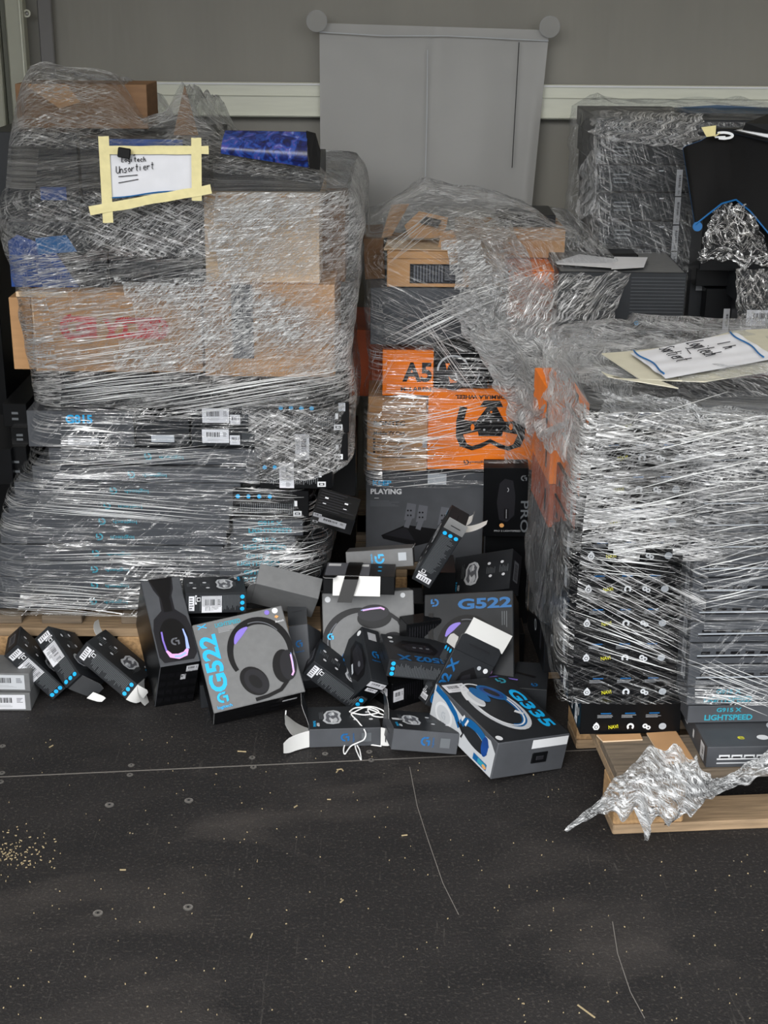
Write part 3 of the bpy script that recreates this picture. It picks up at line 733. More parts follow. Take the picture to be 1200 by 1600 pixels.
for k in range(5): f.text('Mobiler TV Wagen', W * .38, H * (.55 - .055 * k), W * .42, .005, 'ink'); f.rect(W * .12, H * (.55 - .055 * k), .006, .005, 'ink')
f.rect(W * .42, H * .24, W * .5, .0025, 'ink'); s.done(); sticker(s.r, f, W * .96, H * .5, .012, .03, bars=False, m='art_light', name='clear_sticker')
s = SB('mount_carton', 'flat brown carton lying on the BONTEC carton', 'carton', 575, 667, 619, 644, (0, 3.61, 0), .3, 'cardboard'); s.done()
s = SB('wheel_box', 'orange box with an upside-down black steering wheel picture', 'box', 667, 832, 606, 733, (0, 3.585, 0), .3, 'orange_card'); f = s.F['front']; W, H = s.w, s.h
f.text('*FORMULA WHEEL', W * .5, H * .9, W * .5, .011, 'ink', pi); f.g_logo(W * .37, H * .09, .007, 'ink', pi); f.text('logitech', W * .48, H * .095, .05, .009, 'ink', pi); f.text('*McLAREN', W * .7, H * .1, .06, .008, 'ink', pi)
f.k = 6
def S(pts): return [(W * x, H * y) for x, y in pts]
f.stroke(S([(.33, .78), (.30, .6), (.30, .42), (.34, .3)]), .02, 'art_black'); f.stroke(S([(.86, .72), (.88, .6), (.88, .42), (.84, .3)]), .02, 'art_black')
f.stroke(S([(.33, .31), (.42, .27), (.5, .3), (.59, .36), (.68, .3), (.76, .27), (.85, .31)]), .012, 'art_black')
f.poly(S([(.48, .78), (.52, .86), (.67, .86), (.7, .78), (.64, .78), (.72, .6), (.7, .42), (.48, .42), (.45, .6), (.55, .78)]), 'art_black')
f.poly(S([(.32, .62), (.46, .6), (.47, .48), (.33, .44)]), 'art_black'); f.poly(S([(.87, .62), (.71, .6), (.7, .48), (.86, .44)]), 'art_black')
for x, y in ((.42, .53), (.78, .54)): f.ell(W * x, H * y, .005, .009, 'orange_card')
for x, y in ((.59, .72), (.53, .5), (.65, .5), (.59, .6), (.52, .62), (.66, .62)): f.ell(W * x, H * y, .003, .003, 'fine' if y != .72 else 'orange_card', n=12)
s.done()
s = SB('headset_box', 'orange box printed A50 above the BONTEC carton', 'box', 597, 677, 546, 618, (0, 3.58, 0), .3, 'orange_card'); f = s.F['front']; W, H = s.w, s.h
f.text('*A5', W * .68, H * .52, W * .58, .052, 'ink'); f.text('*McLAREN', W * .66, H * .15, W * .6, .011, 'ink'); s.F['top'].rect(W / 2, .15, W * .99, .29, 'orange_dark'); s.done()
s = SB('headset_box', 'black box with a white-edged headset picture right of the A50 box', 'box', 678, 762, 528, 606, (0, 3.57, 0), .3, 'black_card'); f = s.F['front']; W, H = s.w, s.h
f.ell(W * .35, H * .3, .04, .045, 'art_dark'); f.poly([(W * .2, H * .5), (W * .6, H * .5), (W * .66, H * .36), (W * .5, H * .3), (W * .42, H * .12), (W * .3, H * .1)], 'orange_card'); f.arc(W * .35, H * .35, .04, .04, 20, 180, .005, 'art_silver')
f.ell(W * .45, H * .35, .03, .028, 'art_dark'); f.arc(W * .62, H * .3, .03, .03, 180, 360, .004, 'art_silver'); s.done()
s = SB('headset_box', 'orange box edge, shade put into its colour, between the left and middle loads', 'box', 545, 596, 515, 619, (0, 3.78, 0), .3, 'orange_dark', tilt=radians(2)); s.done()  # deep shade between the loads put into the card colour
s = SB('headset_box', 'grey console box under the brown labelled carton', 'box', 578, 762, 449, 538, (0, 3.57, 0), .32, 'grey_card'); f = s.F['front']; f.para(.05, s.h * .28, .07, .03, 6, 'dimfine'); f.rect(s.w * .5, s.h * .42, s.w * .98, .0008, 'dimfine'); s.done()
s = SB('headset_box', 'dark box filling the gap behind the upright orange box', 'box', 764, 872, 536, 604, (0, 3.62, 0), .3, 'dark_card'); s.done()
s = SB('headset_box', 'black box beside the wheel box', 'box', 834, 872, 606, 735, (0, 3.66, 0), .24, 'black_card'); s.done()
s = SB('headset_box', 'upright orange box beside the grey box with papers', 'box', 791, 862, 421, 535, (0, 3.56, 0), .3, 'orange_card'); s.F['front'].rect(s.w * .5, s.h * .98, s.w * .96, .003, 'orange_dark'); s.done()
s = SB('carton', 'brown carton with a black barcoded label facing out', 'carton', 604, 788, 392, 448, (0, 3.57, 0), .3, 'cardboard'); f = s.F['front']; f.rect(s.w * .5, s.h * .8, s.w, .0015, 'cardboard_dark'); s.done()
B = Build(); g = Face(B, f.o, f.ux, f.uy, f.w, f.h); g.k = 4; g.rect(s.w * .42, s.h * .38, s.w * .45, s.h * .55, 'ink')
for k in range(10): g.rect(s.w * (.235 + .026 * k), s.h * .38, .0045, s.h * .46, 'art_grey')
g.barcode(s.w * .56, s.h * .4, s.w * .14, s.h * .4, 'art_grey', vert=True); B.build('black_label', s.r)
s = SB('carton', 'brown carton flank left of the labelled carton', 'carton', 570, 602, 372, 436, (0, 3.68, 0), .24, 'cardboard_dark', tilt=radians(-3)); s.done()
s = SB('carton', 'long brown carton at the back right of the middle load', 'carton', 715, 882, 356, 402, (0, 3.72, 0), .2, 'cardboard'); s.done()
# open tray with hand hole
r = empty('open_tray', at(650, 392, 3.8), 'torn open brown carton with a hand hole on top of the middle load', 'carton')
def slab(pts, th, m, name):
    B = Build(); n_ = (pts[1] - pts[0]).cross(pts[2] - pts[0]).normalized() * th; q = [p + n_ for p in pts]
    B.face(pts, m); B.face(q[::-1], m)
    for i in range(len(pts)): a, b = i, (i + 1) % len(pts); B.face([pts[b], pts[a], q[a], q[b]], 'cardboard_pale')
    o = B.build(name, r); o.matrix_parent_inverse = Matrix.Translation(-at(650, 392, 3.8)); return o
slab([at(596, 372, 3.68), at(612, 320, 3.78), at(640, 318, 3.82), at(612, 368, 3.7)], .005, 'cardboard', 'side_panel')
slab([at(632, 352, 3.68), at(655, 330, 3.7), at(700, 340, 3.7), at(694, 372, 3.66), at(640, 372, 3.66)], .005, 'cardboard', 'hand_hole_panel')
slab([at(655, 348, 3.665), at(664, 338, 3.665), at(690, 344, 3.665), at(684, 356, 3.66)], .002, 'ink', 'hand_hole')
slab([at(682, 395, 3.62), at(690, 362, 3.64), at(730, 356, 3.64), at(745, 390, 3.6)], .005, 'cardboard', 'torn_flap')
slab([at(600, 388, 3.6), at(606, 374, 3.72), at(700, 372, 3.78), at(770, 385, 3.65), at(760, 392, 3.58)], .005, 'cardboard_pale', 'lid')
s = SB('crumpled_bag', 'black crumpled bag on the back of the middle load', 'bag', 780, 868, 335, 356, (0, 3.75, 0), .18, 'art_black')
for i, v in enumerate(s.B.v): s.B.v[i] = v
s.done()
# big grey box with papers
s = SB('monitor_box', 'big dark grey box with white papers lying on it', 'box', 868, 1066, 424, 522, (0, 3.45, 0), .3, 'dark_card', yaw=radians(-1)); f = s.F['front']
for k in range(16): f.rect(s.w * .78, s.h * (.1 + .055 * k), s.w * .42, .0007, 'dimfine')
f.poly([(s.w * .5, s.h * .12), (s.w * .55, s.h * .25), (s.w * .8, s.h * .2), (s.w * .86, s.h * .12), (s.w * .7, s.h * .06)], 'art_black'); f.text('G', s.w * .63, s.h * .2, .01, .01, 'cyan')
s.F['top'].rect(s.w / 2, s.d / 2, s.w * .97, s.d * .97, 'mid_card'); s.done(); MB = s
zt = s.M.translation.z + s.h
for pts, lab in (([(868, 409), (905, 397), (960, 404), (958, 418), (870, 412)], 'white paper sheet at the left end of the big grey box'), ([(955, 420), (960, 401), (1012, 402), (1006, 417)], 'white paper sheet with a cut corner in the middle of the big grey box')):
    B = Build(); P = [atz(x, y, zt + .012) for x, y in pts]; B.face(P, 'paper'); B.face([p - Vector((0, 0, .0015)) for p in P[::-1]], 'paper')
    for i in range(len(P)): a, b = P[i], P[(i + 1) % len(P)]; B.face([b, a, a - Vector((0, 0, .0015)), b - Vector((0, 0, .0015))], 'edge')
    tag(B.build('paper_sheet'), lab, 'paper', 'papers on the big grey box')
# black slab for the dark mouth of a plastic heap, shade as colour
P0 = at(965, 400, 3.65)
B = Build(); B.box(P0 + Vector((.0, .02, .0)), (.1, .08, .018), 'art_black', .004); tag(B.build('dark_mouth'), 'dark mouth of a plastic heap behind the papers, shade drawn as black slab', 'dark opening')

# ---- back right pallet
BP = (0, 3.8, 0)
rows = [(430, 500), (386, 428), (345, 385), (300, 343), (257, 299), (215, 256), (182, 214)]
for i, (a, b) in enumerate(rows):
    s = SB('parcel_box', 'black box in the tall wrapped stack behind, %s' % nth(i), 'box', 935 - i * .8, 1092, a, b, BP, .4, 'dark_card', group='black boxes in the tall stack at the back'); f = s.F['front']
    f.para(s.w * .25, s.h * .5, .05, .03, 3, 'dimfine'); f.rect(s.w * .62, s.h * .8, .012, .003, 'fine'); s.done()
    if i in (1, 2, 3, 4): sticker(s.r, f, s.w * (.72 + .02 * i), s.h * .35, .016, s.h * 1.0 if i < 4 else s.h * 1.0, vert=True, m='fine')
s = SB('parcel_box', 'large black base box of the tall stack behind', 'box', 925, 1120, 501, 800, (0, 3.82, 0), .4, 'black_card', zb=.0); s.done()
s = SB('parcel_box', 'black box with a pale square label right of the grey box', 'box', 1073, 1122, 420, 505, (0, 3.68, 0), .1, 'dark_card'); s.done(); sticker(s.r, s.F['front'], s.w * .35, s.h * .74, .026, .036, m='fine')
s = SB('parcel_box', 'black box with an upright label lower right of the grey box', 'box', 1096, 1152, 450, 540, (0, 3.62, 0), .05, 'black_card'); s.done(); sticker(s.r, s.F['front'], s.w * .62, s.h * .42, .016, .07, vert=True, m='fine')
s = SB('parcel_box', 'black box with small square stickers under the hanging mat', 'box', 1086, 1152, 345, 447, (0, 3.62, 0), .18, 'black_card'); s.done(); sticker(s.r, s.F['front'], s.w * .65, s.h * .55, .018, .03, m='fine'); sticker(s.r, s.F['front'], s.w * .5, s.h * .74, .012, .014, bars=False, m='fine', name='square_sticker')
s = SB('parcel_box', 'dark box wrapped in shiny film at the right edge', 'box', 1152, 1290, 425, 474, (0, 3.5, 0), .3, 'dark_card'); s.done()
s = SB('parcel_box', 'dark box with a wide white barcode label at the right edge', 'box', 1156, 1290, 475, 530, (0, 3.5, 0), .3, 'dark_card'); s.done(); sticker(s.r, s.F['front'], .06, s.h * .62, .1, .04)
s = SB('parcel_box', 'black box high behind the hanging black mat', 'box', 1092, 1290, 200, 423, (0, 3.56, 0), .04, 'black_card'); s.done()
s = SB('parcel_box', 'black box supporting the pile at the right edge', 'box', 1154, 1290, 532, 700, (0, 3.52, 0), .3, 'black_card', zb=0); s.done()
s = SB('parcel_box', 'long dark box on top of the back right stack', 'box', 1070, 1300, 186, 212, (0, 3.72, 0), .4, 'dark_card'); s.done()
# flat things on top
for pts, th, m, lab, nm in (([(1056, 168), (1120, 164), (1200, 168), (1260, 170), (1200, 178), (1075, 177)], .008, 'navy', 'flat blue sleeve on top of the back right stack', 'flat_sleeve'),
                        ([(1165, 192), (1200, 178), (1290, 176), (1290, 200), (1200, 204)], .022, 'black_card', 'black flat case on top at the right edge', 'flat_case'),
                        ([(1150, 203), (1170, 200), (1290, 212), (1290, 222), (1200, 215)], .004, 'white', 'white board edge under the black flat case', 'white_board')):
    zt = 1.335 if m == 'navy' else (1.25 if m == 'black_card' else 1.235)
    P = [at(x, y, 3.9 if (m == 'navy' and i in (0, 1, 2, 3)) else (3.8 if m == 'navy' else 3.5 + (.1 if i in (1, 2) else 0))) for i, (x, y) in enumerate(pts)]
    B = Build(); U = Vector((0, .03, -th)); B.face(P[::-1], m); B.face([p + U for p in P], m)
    for i in range(len(P)): a, b = P[i], P[(i + 1) % len(P)]; B.face([a, b, b + U, a + U], m)
    tag(B.build(nm), lab, nm.replace('_', ' '))
# yellow scrap
P = [at(1096, 199, 3.48), at(1119, 196, 3.48), at(1118, 212, 3.46), at(1104, 214, 3.46)]
B = Build(); B.face(P, 'tape'); B.face([p + Vector((0, .002, 0)) for p in P[::-1]], 'tape'); tag(B.build('tape_scrap'), 'small yellowish tape scrap above the hanging black mat', 'tape')
# hanging black mat with blue stitched edge
def mat_cloth():
    top = [(1067, 232), (1072, 228), (1095, 220), (1110, 211), (1135, 206), (1160, 212), (1200, 222), (1250, 228)]
    bot = [(1086, 352), (1090, 348), (1110, 332), (1128, 318), (1150, 312), (1172, 330), (1202, 366), (1250, 420)]
    nu, nv = 48, 24
    def samp(L, u):
        u = min(1, max(0, u)); q = u * (len(L) - 1); i = min(int(q), len(L) - 2); t = q - i; t = t * t * (3 - 2 * t) * .3 + t * .7
        return L[i][0] + (L[i + 1][0] - L[i][0]) * t, L[i][1] + (L[i + 1][1] - L[i][1]) * t
    P = []; edge = []
    for j in range(nv):
        t = j / (nv - 1)
        for i in range(nu):
            u = i / (nu - 1); a, b = samp(top, u), samp(bot, u)
            Y = 3.53 - .07 * sin(pi * min(1, t * 1.1) * .5) - .02 * sin(u * 5 + t)
            p = at(a[0] + (b[0] - a[0]) * t, a[1] + (b[1] - a[1]) * t, Y); P.append(p)
            if j == nv - 1: edge.append(p)
    B = Build(); B.grid(P, nu, nv, 'cloth_black'); B.grid([p + Vector((0, .004, 0)) for p in P], nu, nv, 'blue')
    o = tag(B.build('mouse_mat', smooth=True), 'large black mouse mat with blue stitched edge hanging over the back right boxes', 'mouse mat')
    B = Build(); B.tube(edge, .0022, 'blue', 6); B.build('stitched_edge', o)
    B = Build(); c = at(1090, 354, 3.44); B.tube([c + Vector((0, .006, 0)), c], .0115, 'blue', 20); B.build('rounded_corner', o)
    B = Build(); f = Face(B, at(1130, 212, 3.49), (1, 0, 0), (0, .3, .95), 0, 0); f.k = 10
    f.arc(0, 0, .022, .007, 130, -120, .006, 'white'); f.stroke([(-.02, -.004), (.005, -.003)], .004, 'white'); f.stroke([(-.022, -.003), (-.008, .006)], .003, 'tape'); B.build('printed_mark', o)
mat_cloth()

# ---- front right pallet
RY = radians(3)
RP = atz(905, 1148, .144)
lefts = [905, 887, 886, 887, 889, 893, 898, 905, 912, 919]
rights = [1062, 1066, 1064, 1066, 1070, 1076, 1082, 1088, 1092, 1096]
ys = [(1098, 1148), (1043, 1094), (989, 1041), (935, 987), (883, 933), (831, 881), (779, 829), (729, 777), (679, 727), (631, 677)]
for i, ((t, u), a, b) in enumerate(zip(ys, lefts, rights)):
    p0 = RP if i == 0 else RP + Vector((-sin(RY) * .03, cos(RY) * .03, 0)) * (0 if i < 1 else 1)
    s = SB('gaming_gear_box', 'glossy black box with team icons, %s of the right stack' % nth(i), 'box', a, b, t, u, p0, .24, 'black_card', yaw=RY, group='black icon boxes on the right pallet', zb=.1445 if i == 0 else None)
    f = s.F['front']; W, H = s.w, s.h
    for k in range(3):
        f.rect(W * (.25 + .24 * k), H * .66, .022, .0025, 'blue'); f.para(W * (.25 + .24 * k), H * .57, .036, .008, 3, 'fine')
    y = H * .24; r_ = .0075
    f.arc(W * .16, y, r_ * .8, r_ * .8, 0, 360, .0035, 'white', n=6); f.ell(W * .16, y, r_ * .35, r_ * .35, 'white', n=6); f.poly([(W * .16 - .006, y + .005), (W * .16, y + .0115), (W * .16 + .006, y + .005)], 'white')
    f.text('NAVI', W * .33, y, .02, .0085, 'yellow', .12)
    f.arc(W * .5, y, r_ * .75, r_ * .8, -50, 230, .0042, 'white')
    f.ell(W * .66 - .003, y + .001, .0055, .0055, 'white'); f.ell(W * .66 + .004, y - .003, .005, .005, 'white'); f.ell(W * .66 - .003, y + .001, .002, .002, 'ink', n=8); f.ell(W * .66 + .004, y - .003, .002, .002, 'ink', n=8)
    f.ell(W * .82, y, .008, .0075, 'art_light'); f.rect(W * .82, y, .009, .0014, 'fine')
    g = s.F['left']
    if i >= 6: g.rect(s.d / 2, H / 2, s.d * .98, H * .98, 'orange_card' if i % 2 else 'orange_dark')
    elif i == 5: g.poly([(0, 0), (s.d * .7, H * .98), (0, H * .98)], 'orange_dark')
    g.rect(s.d * .45, H * .6, .035, .02, 'art_dark'); g.rect(s.d * .62, H * .35, .012, .022, 'white'); g.rect(s.d * .62, H * .35, .007, .012, 'ink'); g.rect(s.d * .2, H * .5, .02, .012, 'art_dark'); g.arc(s.d * .1, H * .5, .012, .012, 0, 360, .003, 'art_light')
    g.rect(s.d * .93, H * .62, .006, .018, 'white')
    if i == 0: s.F['top'].arc(W * .85, .06, .014, .01, 0, 360, .004, 'art_light')
    s.done(); sticker(s.r, g, s.d * .82, H * .42, .026, .045, vert=True, m='white')
# rear left row: orange and black boxes behind the icon stack
for i, (t, u, m, lab) in enumerate(((730, 660, 'orange_dark', 'orange box high'), )): pass
back = Vector((-sin(RY) * .29, cos(RY) * .29, 0))
zs = [.1445, .27, .39, .50, .60, .70, .80]
mm = ['black_card', 'black_card', 'black_card', 'orange_dark', 'orange_card', 'orange_card', 'orange_dark']
ll = ['lowest black box in the rear row of the right pallet', 'second black box in the rear row of the right pallet', 'third black box in the rear row of the right pallet', 'lowest orange box in the rear row of the right pallet', 'middle orange box in the rear row of the right pallet', 'upper orange box in the rear row of the right pallet', 'topmost orange box in the rear row of the right pallet']
for i in range(6):
    c = RP + back + Vector((.072 - .002 * i, 0, 0)); c.z = zs[i]; Mx = Matrix.Translation(c + Vector((0, .13, 0))) @ Matrix.Rotation(RY, 4, 'Z')
    r = empty('gaming_gear_box', Mx, ll[i], 'box', 'rear row boxes on the right pallet'); h = zs[i + 1] - zs[i] - .002
    B = Build(); B.box((0, 0, h / 2), (.22, .25, h), mm[i]); F = faces_of(B, .22, .25, h); g = F['left']
    g.arc(.12, h * .5, .012, .012, 0, 360, .003, 'art_light'); g.rect(.2, h * .5, .02, .05, 'art_dark'); B.build('carton', r)
# keyboard boxes column
KP = atz(1076, 1160, .18)
KP.y = 2.60
kl = [(1101, 1330, 1167, 1201), ]
s = SB('keyboard_box', 'grey keyboard box with white keyboard picture sitting on the pallet boards at right', 'box', 1102, 1330, 1167, 1200, atz(1102, 1200, .144), .21, 'grey_card', yaw=RY, zb=.1445); f = s.F['front']; W, H = s.w, s.h
f.rect(W * .42, H * .42, W * .7, .0035, 'white'); f.rect(W * .42, H * .22, W * .7, .003, 'art_silver')
for k in range(9): f.rect(W * (.12 + .085 * k), H * .56, .022, .006, 'white'); f.rect(W * (.12 + .085 * k), H * .5, .016, .004, 'ink')
g = s.F['top']; g.poly([(W * .05, .2), (W * .6, .2), (W * .5, .12), (W * .12, .15)], 'art_silver'); g.poly([(W * .1, .19), (W * .57, .192), (W * .5, .135), (W * .16, .158)], 'art_light')
for k, m_ in enumerate(('yellow', 'white', 'white')): g.ell(W * (.3 + .11 * k), .035, .012, .01, m_) if k else g.text('e', W * .26, .035, .014, .012, 'yellow')
g.ell(W * .55, .08, .02, .02, 'art_light'); g = s.F['left']; g.rect(.05, H * .5, .022, .012, 'white'); g.rect(.05, H * .5, .014, .006, 'ink'); g.rect(.11, H * .5, .01, .018, 'white')
s.done(); sticker(s.r, g, .18, H * .5, .028, H * .75, vert=True, m='white')
krow = [(1073, 1330, 1103, 1130, 'g'), (1072, 1330, 1074, 1102, 'g')] + [(1073 + i * 1.7, 1330, 1040 - 34 * i, 1072 - 34 * i, 'k') for i in range(14)]
for i, (a, b, t, u, kd) in enumerate(krow):
    if t < 625: break
    p0 = atz(1075, 1130, .198)
    s = SB('keyboard_box', ('grey keyboard box lettered G915 X LIGHTSPEED, %s of the right pair' % ('lower', 'upper')[i % 2]) if kd == 'g' else 'grey keyboard-picture box, %s of the right pallet column' % nth(i + 1), 'box', a, b, t, u, p0, .2, 'grey_card', yaw=RY, group='keyboard boxes at the right edge')
    f = s.F['front']; W, H = s.w, s.h
    if kd == 'g': f.text('*G915 X', .085, H * .76, .052, H * .26, 'teal'); f.text('*LIGHTSPEED', .085, H * .32, .1, H * .34, 'teal')
    else:
        f.rect(W * .45, H * .42, W * .8, .0028, 'art_light'); f.rect(W * .45, H * .34, W * .8, .003, 'art_black')
        for k in range(8): f.rect(W * (.1 + .09 * k), H * .56, .018, .006, 'art_black')
    s.F['left'].rect(.03, H * .5, .02, .012, 'white')
    s.done()
    if kd == 'k': sticker(s.r, s.F['left'], .165, H * .5, .03, H * .8, vert=True, m='fine')
# loose cardboard sheets on the deck
for pts, lab in (([(932, 1150), (1000, 1148), (1004, 1157), (942, 1160)], 'left brown cardboard pad on the front pallet deck'), ([(1010, 1147), (1056, 1144), (1085, 1190), (1040, 1195)], 'right brown cardboard pad on the front pallet deck')):
    P = [atz(x, y, .1452) for x, y in pts]; B = Build(); U = Vector((0, 0, .003)); B.face([p + U for p in P[::-1]], 'cardboard'); B.face(P, 'cardboard')
    for i in range(4): a, b = P[i], P[(i + 1) % 4]; B.face([a, b, b + U, a + U], 'cardboard_pale')
    tag(B.build('cardboard_pad'), lab, 'cardboard', 'cardboard pads on the pallet deck')
# top load of the right pallet: dark maroon box
s = SB('gaming_gear_box', 'dark red box under the handwritten paper on the right pallet', 'box', 1090, 1330, 598, 632, (0, 2.75, 0), .3, 'maroon', yaw=RY); s.done()
s = SB('gaming_gear_box', 'black box filling the top left of the right pallet', 'box', 940, 1085, 590, 628, (0, 2.8, 0), .3, 'black_card', yaw=RY); s.done()

# ------------------------------------------------------------------ fallen boxes on the floor
FIT = {
    'B': ([0.1602, 0.1195, 0.0433], [-0.8372, 3.099, 0.0774], [0.6499, -0.178, 0.7389, 0.0787, 0.9827, 0.1675, -0.7559, -0.0507, 0.6527]),
    'C': ([0.1564, 0.1144, 0.0478], [-0.7543, 3.099, 0.086], [0.5829, 0.3731, 0.7218, -0.6226, 0.7759, 0.1017, -0.5221, -0.5087, 0.6846]),
    'D': ([0.1587, 0.1262, 0.0485], [-0.6461, 3.0979, 0.0768], [0.7761, 0.1667, 0.6082, -0.2434, 0.9689, 0.0451, -0.5817, -0.1831, 0.7925]),
    'G': ([0.1443, 0.1118, 0.0511], [-0.4067, 3.1403, 0.242], [0.9808, -0.1906, 0.041, 0.1887, 0.981, 0.0454, -0.0488, -0.0368, 0.9981]),
    'E': ([0.0926, 0.1946, 0.235], [-0.5151, 3.0746, 0.1476], [0.939, -0.1882, -0.288, 0.3438, 0.542, 0.7668, 0.0118, -0.819, 0.5737]),
    'F': ([0.2159, 0.09, 0.2199], [-0.3173, 3.0085, 0.1209], [0.9505, -0.1199, -0.2868, 0.2872, 0.6913, 0.663, 0.1188, -0.7125, 0.6915]),
    'I': ([0.1544, 0.1139, 0.055], [-0.2357, 3.1702, 0.2407], [0.9671, 0.1934, -0.165, 0.0019, -0.6543, -0.7562, -0.2542, 0.731, -0.6332]),
    'J': ([0.0485, 0.0969, 0.1386], [-0.1855, 3.1244, 0.0872], [0.9529, 0.2881, -0.0945, -0.1725, 0.7715, 0.6124, 0.2493, -0.5673, 0.7849]),
    'K': ([0.1593, 0.115, 0.0464], [-0.1065, 3.0601, 0.0687], [0.7921, 0.1066, 0.601, -0.0613, 0.9935, -0.0954, -0.6073, 0.0387, 0.7935]),
    'L': ([0.1084, 0.051, 0.1547], [-0.0494, 3.0641, 0.0892], [0.5735, 0.8034, -0.1603, -0.3142, 0.3964, 0.8626, 0.7566, -0.4444, 0.4798]),
    'M': ([0.1613, 0.1472, 0.0425], [0.08, 3.0202, 0.1362], [-0.9771, -0.136, -0.1639, -0.1313, 0.9906, -0.0393, 0.1677, -0.0169, -0.9857]),
    'N': ([0.2225, 0.0951, 0.2244], [-0.0383, 3.1707, 0.1218], [0.9945, -0.0989, -0.0357, 0.1051, 0.9396, 0.3258, 0.0013, -0.3277, 0.9448]),
    'P': ([0.1668, 0.1274, 0.0454], [-0.0071, 3.33, 0.2675], [0.996, 0.0465, -0.0761, -0.0222, 0.9557, 0.2936, 0.0864, -0.2907, 0.9529]),
    'Q': ([0.165, 0.125, 0.05], [0.1381, 3.2023, 0.347], [0.4431, 0.1958, -0.8748, -0.1818, 0.9752, 0.1262, 0.8778, 0.1031, 0.4677]),
    'R': ([0.174, 0.1135, 0.05], [0.2679, 3.4192, 0.1788], [-0.8281, -0.1265, -0.5461, 0.4516, -0.7278, -0.5161, -0.3321, -0.674, 0.6598]),
    'S': ([0.2178, 0.0951, 0.2257], [0.2148, 3.1178, 0.1303], [0.9735, 0.2281, 0.0166, -0.1808, 0.7231, 0.6666, 0.1401, -0.652, 0.7452]),
    'T': ([0.1469, 0.1126, 0.0522], [0.1711, 2.9768, 0.0946], [0.4521, 0.8403, -0.2992, 0.2841, 0.1823, 0.9413, 0.8455, -0.5106, -0.1563]),
    'U': ([0.1891, 0.2654, 0.0899], [0.2593, 2.8198, 0.0683], [0.8697, -0.4684, 0.1558, 0.4764, 0.8791, -0.016, -0.1294, 0.0881, 0.9877]),
    'V': ([0.1616, 0.108, 0.0458], [-0.0884, 2.8917, 0.0235], [-0.9965, 0.0839, 0.0007, -0.0838, -0.9964, 0.0104, 0.0015, 0.0103, 0.9999]),
    'W': ([0.1483, 0.1343, 0.0485], [0.0844, 2.8286, 0.0459], [-0.9795, 0.1583, 0.1246, -0.1337, -0.9735, 0.1857, 0.1507, 0.1652, 0.9747]),
    'AB': ([0.0987, 0.0584, 0.0893], [-0.1132, 3.12, 0.4652], [0.9612, 0.2439, 0.1286, -0.0716, 0.6711, -0.7379, -0.2663, 0.7001, 0.6626]),
    'AD': ([0.1149, 0.06, 0.1958], [0.3174, 3.5053, 0.3657], [0.9981, 0.0555, -0.0262, -0.0575, 0.995, -0.0817, 0.0216, 0.083, 0.9963]),
}
